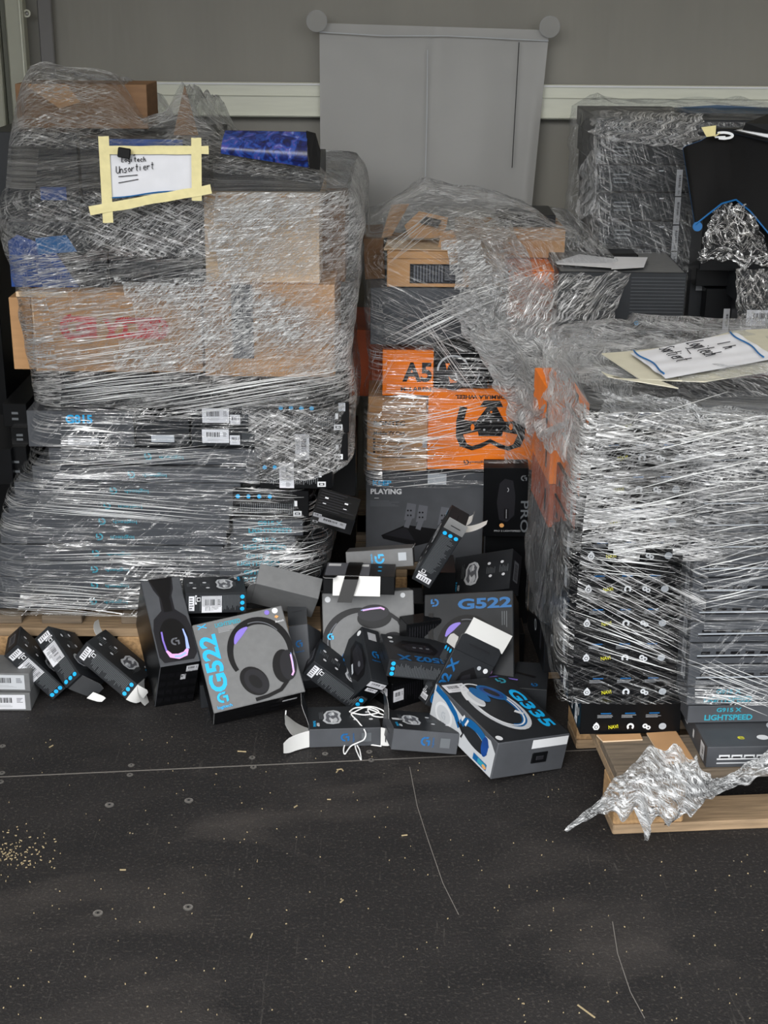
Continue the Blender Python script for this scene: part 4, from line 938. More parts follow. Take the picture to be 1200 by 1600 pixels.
def mouse_box(key, label, body='dark_card', dots=True, label_sticker=True, art=True, logo='cyan', small=False):
    d = FIT[key][0]; W, D, H = d
    r = empty('mouse_box', pose(FIT[key]), label, 'box', 'fallen mouse boxes'); B = Build(); B.box((0, 0, H / 2), (W, D, H), body); F = faces_of(B, W, D, H)
    if body != 'dark_card': F['top'].rect(W / 2, D / 2, W * .985, D * .985, 'dark_card')
    f = F['front']
    f.rect(W * .1, H * .5, W * .09, H * .72, 'paper'); f.para(W * .1, H * .5, W * .07, H * .6, 5, 'ink')
    f.rect(W * .17, H * .68, .004, H * .45, 'paper')
    f.rect(W * .215, H * .7, .014, .014, 'ink'); f.rect(W * .215, H * .7, .010, .010, 'white'); f.rect(W * .215, H * .7, .006, .006, 'ink')
    f.para(W * .56, H * .5, W * .66, H * .8, 30, 'dimfine', vert=True)
    if dots:
        for k in range(3): f.ell(W * .93, H * (.2 + .3 * k), .0052, .0052, 'cyan', n=18)
    g = F['top']
    for x, y in ((.12, .62), (.34, .62), (.16, .3), (.38, .3)): g.ell(W * x, D * y, .0048, .004, 'paper', n=14)
    for x in (.12, .34): g.para(W * x, D * .46, W * .16, D * .2, 6, 'dimfine', vert=True)
    g.poly([(W * .66 + x_, D * .5 + y_) for x_, y_ in ((-.004, -.034), (.012, -.03), (.02, -.014), (.019, .004), (.023, .016), (.014, .03), (.0, .034), (-.014, .03), (-.02, .014), (-.017, -.004), (-.02, -.018), (-.014, -.029))], 'art_silver'); g.poly([(W * .66 + x_, D * .5 + y_) for x_, y_ in ((-.004, -.028), (.01, -.025), (.015, -.012), (.014, .004), (.017, .014), (.01, .025), (-.011, .025), (-.015, .012), (-.012, -.004), (-.014, -.016))], 'art_grey'); g.ell(W * .65, D * .6, .009, .014, 'art_silver', .3); g.poly([(W * .66, D * .26), (W * .72, D * .36), (W * .68, D * .48), (W * .62, D * .4)], 'art_light'); g.poly([(W * .63, D * .3), (W * .67, D * .75), (W * .69, D * .72), (W * .66, D * .28)], 'white'); g.poly([(W * .6, D * .5), (W * .66, D * .42), (W * .7, D * .5), (W * .66, D * .6)], 'art_grey')
    g.text('*KEEP', W * .87, D * .83, .016, .006, 'white', pi / 2); g.text('*PLAYING', W * .92, D * .79, .027, .006, 'cyan', pi / 2)
    g.para(W * .82, D * .4, W * .06, D * .4, 4, 'dimfine', vert=True)
    f = F['back']; f.g_logo(W * .5, H * .52, H * .22, logo, 0); f.text('logitech', W * .62, H * .5, .022, .005, logo, pi / 2); f.rect(W * .8, H * .5, .022, .022, 'dimfine')
    f = F['bottom']  # front artwork: mouse and model name along the label edge
    f.text('*G502 X', W * .46, D * .87, W * .8, D * .2, 'blue', 0); f.poly([(W * .2, D * .5), (W * .3, D * .68), (W * .7, D * .62), (W * .86, D * .42), (W * .7, D * .2), (W * .3, D * .22)], 'art_black')
    f.poly([(W * .28, D * .52), (W * .36, D * .62), (W * .66, D * .56), (W * .74, D * .42), (W * .6, D * .3), (W * .34, D * .34)], 'art_dark'); f.ell(W * .88, D * .14, .006, .006, 'white'); f.ell(W * .88, D * .3, .005, .005, 'art_light')
    for k in range(3): f.rect(W * (.36 + .1 * k), D * .46, .008, .008, 'art_grey')
    f = F['left']; f.rect(D / 2, H / 2, D * .9, H * .8, 'art_dark'); f.rect(D * .5, H * .5, D * .5, H * .45, 'art_grey'); f.barcode(D * .5, H * .5, D * .4, H * .3)
    F['right'].rect(D / 2, H / 2, D * .4, .0022, 'ink')
    B.build('carton', r)
    if label_sticker: sticker(r, F['front'], W * .43, H * .45, W * .33, H * .82)
    return r, F, (W, D, H)

r, F, d = mouse_box('B', 'leftmost tilted mouse box leaning against the left pallet, big barcode sticker')
r, F, d = mouse_box('C', 'second tilted mouse box from the left with a white tongue at its end')
flap(r, (d[0] / 2, -d[1] / 2 + .01, 0), (0, 0, 1), (1, .3, .5), (0, 1, 0), d[2], .06, 'dark_card', 'flap', .3)
flap(r, (d[0] / 2 + .045, -d[1] * .3, .02), (0, 0, 1), (1, .2, .6), (0, 1, 0), .022, .034, 'white_card', 'tongue', .5)
r, F, d = mouse_box('D', 'third tilted mouse box from the left without barcode sticker, torn white end', label_sticker=False)
flap(r, (d[0] / 2, -d[1] / 2, d[2]), (0, 1, 0), (.5, 0, -1), (1, 0, 0), .05, .05, 'white_card', 'torn_flap', 1.2)
flap(r, (d[0] / 2, -d[1] / 2, 0), (0, 0, 1), (1, .3, 0), (0, 1, 0), d[2], .035, 'white_card', 'torn_flap', .9)
flap(r, (d[0] / 2, d[1] * .2, d[2]), (0, 1, 0), (1, 0, .2), (0, 0, -1), .03, .04, 'white_card', 'torn_flap', 1.0)
flap(r, (-d[0] / 2, d[1] * .0, d[2]), (0, 1, 0), (-1, 0, .3), (0, 0, 1), .04, .03, 'white_card', 'torn_flap', 1.0)
mouse_box('G', 'mouse box lying flat behind the fallen headset boxes, barcode sticker facing out')
r, F, d = mouse_box('K', 'mouse box lying on edge right of the grey headset box, small white sticker', label_sticker=False)
r, F, d = mouse_box('M', 'upside-down mouse box with three blue dots lying on the pile', label_sticker=False)
r, F, d = mouse_box('Q', 'mouse box leaning upright with three blue dots at its top', label_sticker=False)
flap(r, (d[0] / 2, -d[1] / 2, d[2]), (0, 0, -1), (1, -.1, 0), (0, 1, 0), d[2], .03, 'mid_card', 'flap', .5, 0, slot=True)
flap(r, (d[0] / 2, d[1] * .0, 0), (0, 1, 0), (1, 0, -.7), (0, 0, 1), .05, .035, 'white_card', 'torn_flap', .9)
flap(r, (d[0] / 2, -d[1] * .3, -.0), (0, 1, 0), (.7, 0, -1), (1, 0, 0), .035, .05, 'white_card', 'torn_flap', .9)
r, F, d = mouse_box('R', 'mouse box with mouse picture and four white dots facing out below the black mouse box', label_sticker=False)
flap(r, (d[0] / 2, -d[1] / 2, 0), (0, 1, 0), (1, 0, .2), (0, 0, 1), d[1], .012, 'mid_card', 'flap', .5)
r, F, d = mouse_box('V', 'open mouse box lying in front with white flaps at its left end', body='grey_card', logo='blue', label_sticker=False)
# its open ends: +x is the photo's left
flap(r, (d[0] / 2, -d[1] / 2, d[2]), (0, 1, 0), (.25, 0, 1), (1, 0, .2), d[1] * .8, .045, 'dark_card', 'flap', .2, .05, slot=True)
flap(r, (d[0] / 2, d[1] * -.3, .004), (0, 1, 0), (1, 0, .35), (0, 0, 1), d[1] * .75, .065, 'white_card', 'torn_flap', .9)
flap(r, (d[0] / 2, d[1] / 2, d[2] * .05), (0, 0, 1), (1, .35, 0), (0, 1, 0), d[2] * .9, .066, 'white_card', 'torn_flap', .6)
flap(r, (-d[0] / 2, d[1] / 2, 0), (0, 0, 1), (-1, .35, 0), (0, 1, 0), d[2], .024, 'white_card', 'torn_flap', .1, slot=True)
r, F, d = mouse_box('W', 'second open mouse box in front, partly under the blue headset box', body='grey_card', logo='blue', label_sticker=False)
flap(r, (d[0] / 2, -d[1] / 2, d[2]), (0, 1, 0), (.1, 0, 1), (1, 0, .2), d[1] * .5, .045, 'dark_card', 'flap', .2, .05, slot=True)
B = Build(); g = Face(B, F['top'].o, F['top'].ux, F['top'].uy, d[0], d[1]); g.k = 6; g.rect(d[0] * .84, d[1] * .5, .012, .034, 'white', pi / 2); B.build('inner_tab', r)
r, F, d = mouse_box('T', 'mouse box lettered G502 X standing tilted with a white inner flap on top', label_sticker=False)
flap(r, (d[0] / 2, d[1] / 2, 0), (0, -1, 0), (1, 0, -.1), (0, 0, 1), d[1], .048, 'dark_card', 'flap', .3, .02, slot=True)
flap(r, (d[0] / 2 + .035, d[1] / 2 + .004, .003), (0, -1, 0), (1, 0, -.2), (0, 0, 1), d[1] * .98, .05, 'white_card', 'inner_flap', .2, .0)
flap(r, (d[0] / 2, -d[1] / 2, d[2]), (0, 0, -1), (1, -.3, 0), (0, 1, 0), d[2], .03, 'white_card', 'torn_flap', .6)
# P: grey box with logo
W, D, H = FIT['P'][0]; r = empty('mouse_box', pose(FIT['P']), 'small grey box with a bright cyan logo lying on top of the pile', 'box', 'fallen mouse boxes')
B = Build(); B.box((0, 0, H / 2), (W, D, H), 'mid_card'); F = faces_of(B, W, D, H); f = F['front']
f.g_logo(W * .5, H * .5, H * .27, 'cyan', pi / 2); f.text('logitech', W * .385, H * .52, H * .55, .006, 'cyan', pi / 2); f.rect(W * .84, H * .56, .02, .02, 'art_light'); B.build('carton', r)
flap(r, (W / 2, -D / 2, H), (0, 1, 0), (.6, 0, 1), (1, 0, 0), D * .6, .008, 'mid_card', 'flap', .4)
# I: plain grey box
W, D, H = FIT['I'][0]; r = empty('mouse_box', pose(FIT['I']), 'plain grey box tilted behind the headset box with purple lit picture', 'box', 'fallen mouse boxes')
B = Build(); B.box((0, 0, H / 2), (W, D, H), 'mid_card'); B.build('carton', r)
flap(r, (-W / 2, -D / 2, H), (0, 1, 0), (-1, 0, .2), (0, 0, 1), D, .016, 'mid_card', 'flap', .4)
# J: upright box with raised lid flap
W, D, H = FIT['J'][0]; r = empty('mouse_box', pose(FIT['J']), 'narrow dark box standing upright with its slotted lid flap raised', 'box', 'fallen mouse boxes')
B = Build(); B.box((0, 0, H / 2), (W, D, H), 'grey_card'); F = faces_of(B, W, D, H); F['front'].g_logo(W * .5, H * .66, .009, 'blue', 0); F['front'].text('logitech', W * .5, H * .52, .024, .005, 'blue'); B.build('carton', r)
flap(r, (-W / 2, -D / 2, H), (1, 0, 0), (0, .0, 1), (0, 1, 0), W, .068, 'dark_card', 'lid_flap', .15, 0, slot=True)
# L: G502X standing box seen from its corner
W, D, H = FIT['L'][0]; r = empty('mouse_box', pose(FIT['L']), 'black mouse box with large dark mouse picture standing on its corner', 'box', 'fallen mouse boxes')
B = Build(); B.box((0, 0, H / 2), (W, D, H), 'dark_card'); F = faces_of(B, W, D, H); f = F['front']
f.poly([(W * .55, H * .16), (W * .38, H * .3), (W * .4, H * .55), (W * .5, H * .8), (W * .72, H * .86), (W * .9, H * .7), (W * .95, H * .4), (W * .8, H * .18)], 'art_black')
f.poly([(W * .6, H * .25), (W * .5, H * .4), (W * .55, H * .72), (W * .75, H * .78), (W * .86, H * .6), (W * .84, H * .3)], 'art_dark'); f.ell(W * .68, H * .56, .006, .014, 'ink'); f.ell(W * .70, H * .42, .005, .008, 'art_grey'); f.ell(W * .88, H * .92, .008, .006, 'white'); f.poly([(W * .4, H * .35), (W * .46, H * .36), (W * .5, H * .52), (W * .44, H * .52)], 'art_light')
f.text('*G502 X', W * .15, H * .5, H * .75, W * .18, 'blue', pi / 2)
g = F['right']; g.rect(D * .5, H * .84, .024, .022, 'fine'); g.g_logo(D * .5, H * .5, .010, 'blue', 0); g.text('logitech', D * .5, H * .38, .024, .005, 'blue')
g = F['bottom']; g.rect(W * .5, D * .5, W * .9, D * .85, 'black_card'); B.build('carton', r)
sticker(r, g, W * .86, D * .5, W * .18, D * .9, vert=True); sticker(r, g, W * .66, D * .5, W * .12, D * .6, vert=True, name='square_sticker')
# AB: dark box with stickers by the left load
W, D, H = FIT['AB'][0]; r = empty('mouse_box', pose(FIT['AB']), 'tilted black box with a barcode sticker stuck in the film at the left load\'s edge', 'box')
B = Build(); B.box((0, 0, H / 2), (W, D, H), 'black_card'); F = faces_of(B, W, D, H); f = F['top']
g = F['front']
for x, y in ((.22, .62), (.2, .35), (.7, .6), (.7, .35)): f.rect(W * x, D * y, .008, .0035, 'paper')
f.para(W * .5, D * .5, W * .9, D * .9, 8, 'art_dark'); g.rect(W * .1, H * .25, .012, .012, 'white'); g.rect(W * .1, H * .25, .007, .007, 'ink'); B.build('carton', r)
sticker(r, g, W * .5, H * .52, W * .66, H * .4); sticker(r, g, W * .12, H * .72, W * .2, H * .26)
# O: box with black tape and white flap on the second headset box
def wmat(x, y, z, yaw=0, pitch=0, roll=0):
    return Matrix.Translation((x, y, z)) @ Matrix.Rotation(yaw, 4, 'Z') @ Matrix.Rotation(pitch, 4, 'X') @ Matrix.Rotation(roll, 4, 'Y')
c = at(562, 921, 3.12); r = empty('mouse_box', wmat(c.x, c.y + .04, c.z - .012, radians(-2), radians(-6)), 'open box with black tape and a white flap lying over the second headset box', 'box', 'fallen mouse boxes')
W, D, H = .17, .11, .045
B = Build(); B.box((0, 0, H / 2), (W, D, H), 'black_card'); F = faces_of(B, W, D, H); g = F['top']; g.rect(W * .33, D * .5, W * .62, D * .98, 'art_grey'); g.rect(W * .13, D * .82, .03, .02, 'white'); g.rect(W * .55, D * .8, .024, .02, 'white')
for k in range(2): F['top'].ell(W * .78, D * (.4 + .3 * k), .005, .005, 'cyan', n=14)
B.build('carton', r)
flap(r, (-W * .36, -D / 2, H), (1, 0, 0), (0, -.25, -1), (0, -1, 0), W * .66, .046, 'white_card', 'white_flap', .25, .0)
flap(r, (-W / 2, -D / 2, H), (1, 0, 0), (0, -1, .3), (0, 0, -1), W * .2, .03, 'black_card', 'flap', .4)
B = Build(); P = []
for j in range(14):
    t = j / 13
    for i in range(2):
        x = -W * .22 + i * .034 + (.008 * (1 - t)); 
        if t < .5: P.append((x, D / 2 - D * 1.05 * t * 2 * .98, H + .002 + .002 * sin(t * 9)))
        else: P.append((x - .006 * (t - .5) * 4, -D * .56 - .012 * (t - .5) * 2 - .008, H - .058 * (t - .5) * 2))
B.grid(P, 2, 14, 'black_tape'); B.grid([Vector(p) + Vector((0, -.0006, .0006)) for p in P], 2, 14, 'black_tape'); B.build('black_tape', r)
# small box end with blue dots between the headset boxes
c = atz(316, 1108, 0); r = empty('mouse_box', Matrix.Translation((c.x + .02, c.y + .045, .012)) @ Matrix.Rotation(radians(-68), 4, 'Y') @ Matrix.Rotation(radians(0), 4, 'Z'), 'mouse box end with three blue dots peeking out under the grey headset box', 'box', 'fallen mouse boxes')
W, D, H = .05, .09, .12
B = Build(); r.matrix_world = Matrix.Translation((c.x + .012, c.y + .05, 0.001)) @ Matrix.Rotation(radians(12), 4, 'Z') @ Matrix.Rotation(radians(0), 4, 'Y')
B.box((0, 0, .03), (W, D, .06), 'dark_card'); F = faces_of(B, W, D, .06); f = F['front']
for k in range(3): f.ell(W * .42, .012 + .015 * k, .005, .005, 'cyan', n=16)
B.build('carton', r)
# pair of flat boxes with white labels at the far left
for k, (px, py, lab) in enumerate(((22, 1110, 'lower mouse box with a white barcode label at the left edge of the photo'), (20, 1084, 'upper mouse box with a grey barcode label at the left edge of the photo'))):
    c = atz(px, py, 0.0 if k == 0 else .047); r = empty('mouse_box', Matrix.Translation((c.x - .03, (3.0 if k == 0 else 3.012) + .055, 0 if k == 0 else .0475)) @ Matrix.Rotation(radians(1 - 2 * k), 4, 'Z'), lab, 'box', 'fallen mouse boxes')
    c2 = atz(48, 1111, 0); W, D, H = .15, .10, .046; r.location.x = c2.x - W / 2 + .002 * k; r.location.y = c2.y + D / 2 + .01 * k
    B = Build(); B.box((0, 0, H / 2), (W, D, H), 'mid_card'); F = faces_of(B, W, D, H); B.build('carton', r)
    sticker(r, F['front'], W * .62, H * .52, W * .6, H * .82, m='paper' if k == 0 else 'art_silver')
B = Build(); c = at(26, 1050, 3.08)
bm = bmesh.new(); bmesh.ops.create_icosphere(bm, subdivisions=4, radius=1)
for v in bm.verts:
    q = v.co.copy(); n_ = noise.noise(q * 2.2) * .35 + noise.noise(q * 6) * .15
    v.co = Vector((q.x * .03, q.y * .03, q.z * .02)) * (1 + n_) + c
bm.verts.index_update(); B.faces([v.co.copy() for v in bm.verts], [[v.index for v in f.verts] for f in bm.faces], 'art_light'); bm.free()
tag(B.build('plastic_wad', smooth=True), 'crumpled grey plastic wad on the boxes at the left edge', 'plastic')

def headset_art(f, cx, cy, s, rot=0, cup='art_black', band='art_black', pad='art_dark', glow=True, mic=True):
    def T(x, y): return (cx + (x * cos(rot) - y * sin(rot)) * s, cy + (x * sin(rot) + y * cos(rot)) * s)
    def arc(x, y, rx, ry, a0, a1, wd, m, n=30):
        f.stroke([T(x + rx * cos(radians(a0 + (a1 - a0) * i / n)), y + ry * sin(radians(a0 + (a1 - a0) * i / n))) for i in range(n + 1)], [w * s for w in wd(n)] if callable(wd) else wd * s, m)
    th = lambda n: [.05 + .045 * sin(pi * i / n) for i in range(n + 1)]
    arc(0, .1, .36, .4, -28, 205, th, band)
    if glow: arc(0, .1, .31, .35, 105, 152, lambda n: [.02 + .06 * sin(pi * i / n) for i in range(n + 1)], 'purple')
    arc(-.01, .1, .33, .385, 35, 100, .012, 'art_grey')
    def E(x, y, rx, ry, a, m):
        p = T(x, y); f.ell(p[0], p[1], rx * s, ry * s, m, rot + a)
    E(-.16, -.24, .15, .2, .5, cup); E(-.14, -.25, .125, .17, .5, pad); E(-.15, -.25, .06, .1, .5, cup)
    E(.22, -.14, .13, .21, -.15, cup); E(.28, -.14, .1, .19, -.15, pad)
    if glow: f.stroke([T(.34, -.02), T(.335, -.12), T(.32, -.24), T(.29, -.28)], .022 * s, 'pink'); f.stroke([T(.345, -.0), T(.34, -.12), T(.325, -.22)], .008 * s, 'sky_print')
    if mic: f.stroke([T(.22, -.33), T(.12, -.42), T(-.05, -.46), T(-.2, -.47)], .045 * s, cup)
def headset_box(key, label, card='mid_card'):
    W, D, H = FIT[key][0]; r = empty('headset_box', pose(FIT[key]), label, 'box', 'fallen headset boxes'); B = Build(); B.box((0, 0, H / 2), (W, D, H), card, .002); F = faces_of(B, W, D, H)
    f = F['front']
    for nme in ('bottom', 'left'):
        g = F[nme]; g.rect(g.w / 2, g.h / 2, g.w * .985, g.h * .985, 'black_card')
        for a in range(5):
            for b in range(3): g.para(g.w * (.1 + .2 * a), g.h * (.2 + .3 * b), g.w * .15, g.h * .2, 5, 'art_dark')
    return r, B, F, W, D, H
# F main
r, B, F, W, D, H = headset_box('F', 'grey headset box lettered G522 leaning back in the middle of the fallen boxes'); f = F['front']
f.text('*G522', W * .125, H * .53, H * .64, W * .19, 'cyan', pi / 2); f.text('X', W * .1, H * .955, .012, .02, 'cyan', pi / 2); f.text('*LIGHTSPEED', W * .38, H * .935, W * .28, .0105, 'teal'); f.para(W * .36, H * .875, W * .2, .014, 4, 'fine')
headset_art(f, W * .645, H * .45, W * .9, .0); f.g_logo(W * .13, H * .14, .013, 'cyan', 0, word=True)
f.ell(W * .82, H * .95, .006, .006, 'purple'); f.ell(W * .91, H * .95, .007, .007, 'white'); f.poly([(W * .91, H * .9), (W * .935, H * .88), (W * .91, H * .86), (W * .885, H * .88)], 'amber'); f.text('Bluetooth', W * .93, H * .825, .02, .005, 'white')
F['bottom'].rect(W * .83, D * .72, .035, .009, 'white'); B.build('carton', r)
# E side panel box
W, D, H = FIT['E'][0]; r = empty('headset_box', pose(FIT['E']), 'headset box standing on end, narrow side with a glowing U-shaped headset picture', 'box', 'fallen headset boxes'); B = Build(); B.box((0, 0, H / 2), (W, D, H), 'grey_card', .002); F = faces_of(B, W, D, H); f = F['front']
f.poly([(W * .18, H), (W * .8, H), (W * .76, H * .86), (W * .68, H * .78), (W * .68, H * .62), (W * .92, H * .52), (W * .98, H * .4), (W * .98, H * .1), (W * .86, H * .03), (W * .12, H * .03), (W * .03, H * .1), (W * .03, H * .4), (W * .1, H * .53), (W * .34, H * .62), (W * .36, H * .78), (W * .26, H * .87)], 'art_dark')
f.poly([(W * .2, H), (W * .78, H), (W * .7, H * .85), (W * .62, H * .76), (W * .62, H * .6), (W * .4, H * .6), (W * .4, H * .76), (W * .34, H * .85)], 'art_black')
f.ell(W * .5, H * .28, W * .36, H * .24, 'art_black')
f.stroke([(W * .22, H * .38), (W * .21, H * .28), (W * .24, H * .15)], .004, 'purple'); f.stroke([(W * .24, H * .16), (W * .32, H * .1), (W * .5, H * .08), (W * .68, H * .1), (W * .76, H * .15)], [.005, .011, .014, .013, .006], 'pink')
f.stroke([(W * .76, H * .38), (W * .79, H * .28), (W * .77, H * .15)], [.003, .005, .008], 'sky_print'); f.stroke([(W * .4, H * .085), (W * .55, H * .08), (W * .7, H * .11)], .006, 'sky_print'); f.g_logo(W * .5, H * .25, .010, 'art_grey')
g = F['bottom']; g.rect(W / 2, D / 2, W * .98, D * .98, 'black_card')
for a in range(5):
    for b in range(4): g.para(W * (.1 + .2 * a), D * (.15 + .2 * b), W * .16, D * .14, 6, 'art_dark', vert=True)
g = F['left']; g.rect(g.w / 2, g.h / 2, g.w * .98, g.h * .98, 'black_card'); B.build('carton', r)
g = F['bottom']; sticker(r, g, W * .82, D * .86, W * .3, D * .14); sticker(r, g, W * .62, D * .68, .012, .024, bars=True, name='square_sticker')
# N rotated art
r, B, F, W, D, H = headset_box('N', 'grey headset box standing behind the pile, headset picture lying sideways'); f = F['front']
headset_art(f, W * .48, H * .5, W * .9, pi / 2 + .2); f.ell(W * .06, H * .93, .007, .007, 'art_silver'); f.ell(W * .88, H * .95, .006, .006, 'art_silver'); f.g_logo(W * .08, H * .53, .008, 'cyan'); B.build('carton', r)
# S: card colour darkened to carry the shade it stands in
r, B, F, W, D, H = headset_box('S', 'headset box lettered G522, colour darkened for shade, behind the white inner flap box', 'dark_card'); f = F['front']
f.text('*G522', W * .68, H * .87, W * .6, H * .12, 'blue'); f.g_logo(W * .12, H * .9, .010, 'blue', pi); f.para(W * .9, H * .66, .016, .05, 3, 'dimfine', vert=True); headset_art(f, W * .48, H * .3, W * .85, .0, mic=False); f.stroke([(W * .08, H * .78), (W * .08, H * .5), (W * .14, H * .4)], .012, 'art_black'); B.build('carton', r)
# dark headset box lying under S at right
c = at(835, 1100, 3.0)
r = empty('headset_box', Matrix.Translation((.245, 2.985, .0005)) @ Matrix.Rotation(radians(-8), 4, 'Z'), 'dark headset box lying flat between the blue headset box and the right pallet', 'box', 'fallen headset boxes')
B = Build(); B.box((.04, .035, .05), (.2, .14, .1), 'dark_card'); F = faces_of(B, .2, .14, .1); f = F['top']; f.o += Vector((.04, .035, 0)); f.stroke([(.03, .05), (.1, .09), (.17, .06)], .01, 'art_black'); f.stroke([(.03, .03), (.08, .05), (.13, .04)], .006, 'purple'); f.g_logo(.17, .02, .008, 'blue', pi); B.build('carton', r)
# dark plain box between N and T
c = at(695, 990, 3.12); r = empty('mouse_box', wmat(.09, 3.13, .09, radians(20)), 'plain black box wedged between the two standing headset boxes', 'box', 'fallen mouse boxes')
B = Build(); B.box((0, 0, .05), (.09, .05, .1), 'black_card'); faces_of(B, .09, .05, .1)['front'].para(.045, .05, .08, .08, 12, 'art_dark', vert=True); B.build('carton', r)
# X box with sticker pair under M
r = empty('mouse_box', wmat(atz(625, 1108, 0).x, atz(625, 1108, 0).y + .06, .0, radians(35), 0, 0), 'black box with two white stickers under the upside-down mouse box', 'box', 'fallen mouse boxes')
B = Build(); B.box((0, 0, .035), (.11, .09, .07), 'black_card'); F = faces_of(B, .11, .09, .07); F['front'].para(.05, .035, .09, .05, 14, 'art_dark', vert=True); F['top'].ell(.06, .04, .03, .025, 'art_dark'); B.build('carton', r)
sticker(r, F['left'], .055, .04, .034, .02, a=0); sticker(r, F['front'], .018, .036, .03, .03)
# U white and blue headset box
W, D, H = FIT['U'][0]; r = empty('headset_box', pose(FIT['U']), 'large headset box with blue and white headset pictures lying in front of the pile', 'box'); B = Build(); B.box((0, 0, H / 2), (W, D, H), 'grey_card', .002); F = faces_of(B, W, D, H)
t = F['top']; t.rect(W / 2, D / 2, W * .99, D * .99, 'dark_card')
t.text('*G335', W * .86, D * .45, D * .62, W * .17, 'cyan', -pi / 2); t.g_logo(W * .86, D * .92, .012, 'teal', pi)
t.arc(W * .45, D * .52, W * .26, D * .36, 120, 395, .012, 'art_silver', rot=.1); t.arc(W * .45, D * .53, W * .225, D * .32, 250, 380, .012, 'blue', rot=.1); t.arc(W * .44, D * .54, W * .24, D * .33, 180, 390, .004, 'white', rot=.1); t.arc(W * .4, D * .56, W * .24, D * .36, 60, 160, .005, 'white', rot=.1)
t.ell(W * .26, D * .68, W * .085, D * .14, 'white', .1); t.ell(W * .29, D * .68, W * .06, D * .12, 'art_silver', .1); t.ell(W * .38, D * .73, W * .08, D * .13, 'blue', .15)
t.ell(W * .56, D * .74, W * .11, D * .15, 'blue', .5); t.ell(W * .56, D * .74, W * .085, D * .12, 'deepblue', .5); t.ell(W * .56, D * .74, W * .05, D * .08, 'art_dark', .5)
t.stroke([(W * .60, D * .42), (W * .67, D * .36)], .01, 'white'); t.ell(W * .06, D * .06, .008, .009, 'white')
g = F['left']; L = g.w; 
g.poly([(0, H * .98), (L * .1, H * .98), (L * .45, H * .82), (L * .9, H * .9), (L * .99, H * .7), (L * .99, H * .04), (L * .5, H * .03), (0, H * .03)], 'art_silver')
g.stroke([(L * .02, H * .9), (L * .2, H * .86), (L * .36, H * .7), (L * .45, H * .5)], .016, 'blue'); g.ell(L * .67, H * .56, L * .22, H * .2, 'dark_card', -.1); g.arc(L * .67, H * .6, L * .2, H * .26, 10, 175, .018, 'blue'); g.ell(L * .84, H * .62, L * .05, H * .26, 'deepblue'); 
g.ell(L * .2, H * .42, L * .14, H * .3, 'white'); g.ell(L * .2, H * .42, L * .11, H * .22, 'art_silver'); g.g_logo(L * .2, H * .4, .009, 'art_light'); g.stroke([(L * .42, H * .6), (L * .52, H * .44), (L * .5, H * .3)], .006, 'ink'); g.stroke([(L * .47, H * .72), (L * .5, H * .9)], .006, 'white'); g.stroke([(L * .53, H * .68), (L * .56, H * .88)], .006, 'white')
g.rect(L * .82, H * .18, L * .2, H * .16, 'blue'); g.rect(L * .85, H * .18, L * .12, H * .12, 'teal'); g.ell(L * .89, H * .16, L * .03, H * .05, 'amber')
f = F['front']; f.rect(W * .62, H * .45, .04, .024, 'black_card'); f.rect(W * .62, H * .45, .024, .012, 'ink'); f.ell(W * .62, H * .45, .008, .005, 'art_dark'); B.build('carton', r)
sticker(r, F['top'], W * .17, D * .88, .055, .035); 
sticker(r, F['front'], W * .73, H * .84, W * .5, H * .24, bars=False, m='white', name='white_sticker')
B = Build(); B.box((-W / 2 + W * .62, -D / 2 - .0015, H * .45), (.04, .003, .026), 'black_card', .001); B.box((-W / 2 + W * .62, -D / 2 - .0035, H * .45), (.02, .002, .010), 'ink', .001); B.build('hang_tab', r)
# AD tall black mouse box on the middle load
W, D, H = FIT['AD'][0]; r = empty('mouse_box', pose(FIT['AD']), 'tall black box with a black mouse picture below the steering wheel box', 'box'); B = Build(); B.box((0, 0, H / 2), (W, D, H), 'black_card'); F = faces_of(B, W, D, H); f = F['front']
f.poly([(W * .36, H * .25), (W * .3, H * .5), (W * .36, H * .78), (W * .48, H * .85), (W * .66, H * .82), (W * .72, H * .6), (W * .7, H * .32), (W * .54, H * .22)], 'art_dark'); f.rect(W * .52, H * .34, .012, .03, 'art_black'); f.rect(W * .52, H * .34, .0015, .026, 'fine'); f.arc(W * .52, H * .69, .005, .006, -70, 70, .0018, 'fine')
f.ell(W * .42, H * .17, .006, .006, 'amber'); f.text('PRO 2 LIGHTSPEED', W * .55, H * .09, W * .6, .005, 'fine'); f.text('PRO', W * .93, H * .3, .09, .02, 'dimfine', -pi / 2); f.g_logo(W * .9, H * .86, .008, 'dimfine')
for k in range(4): F['left'].rect(D * .7, H * (.3 + .18 * k), .004, .01, 'fine')
B.build('carton', r)
# lower core boxes behind the pile (support of what lies on them)
for i, (x, y, w_, d_, h_, lab) in enumerate(((.02, 3.31, .2, .1, .17, 'black box standing behind the sideways headset picture box'), (.27, 3.33, .18, .1, .08, 'black box under the four-dot mouse box, mostly in shadow'), (-.27, 3.19, .14, .1, .1, 'black box under the plain grey tilted box'), (.14, 3.33, .08, .12, .25, 'black box column under the leaning three-dot mouse box'), (.33, 3.548, .12, .06, .26, 'black box under the tall black mouse picture box'), (-.43, 3.14, .16, .1, .205, 'black box under the flat mouse box behind the headset boxes'))):
    r = empty('parcel_box', Matrix.Translation((x, y, 0.0005)), lab, 'box'); B = Build(); B.box((0, 0, h_ / 2), (w_, d_, h_), 'black_card'); B.build('carton', r)
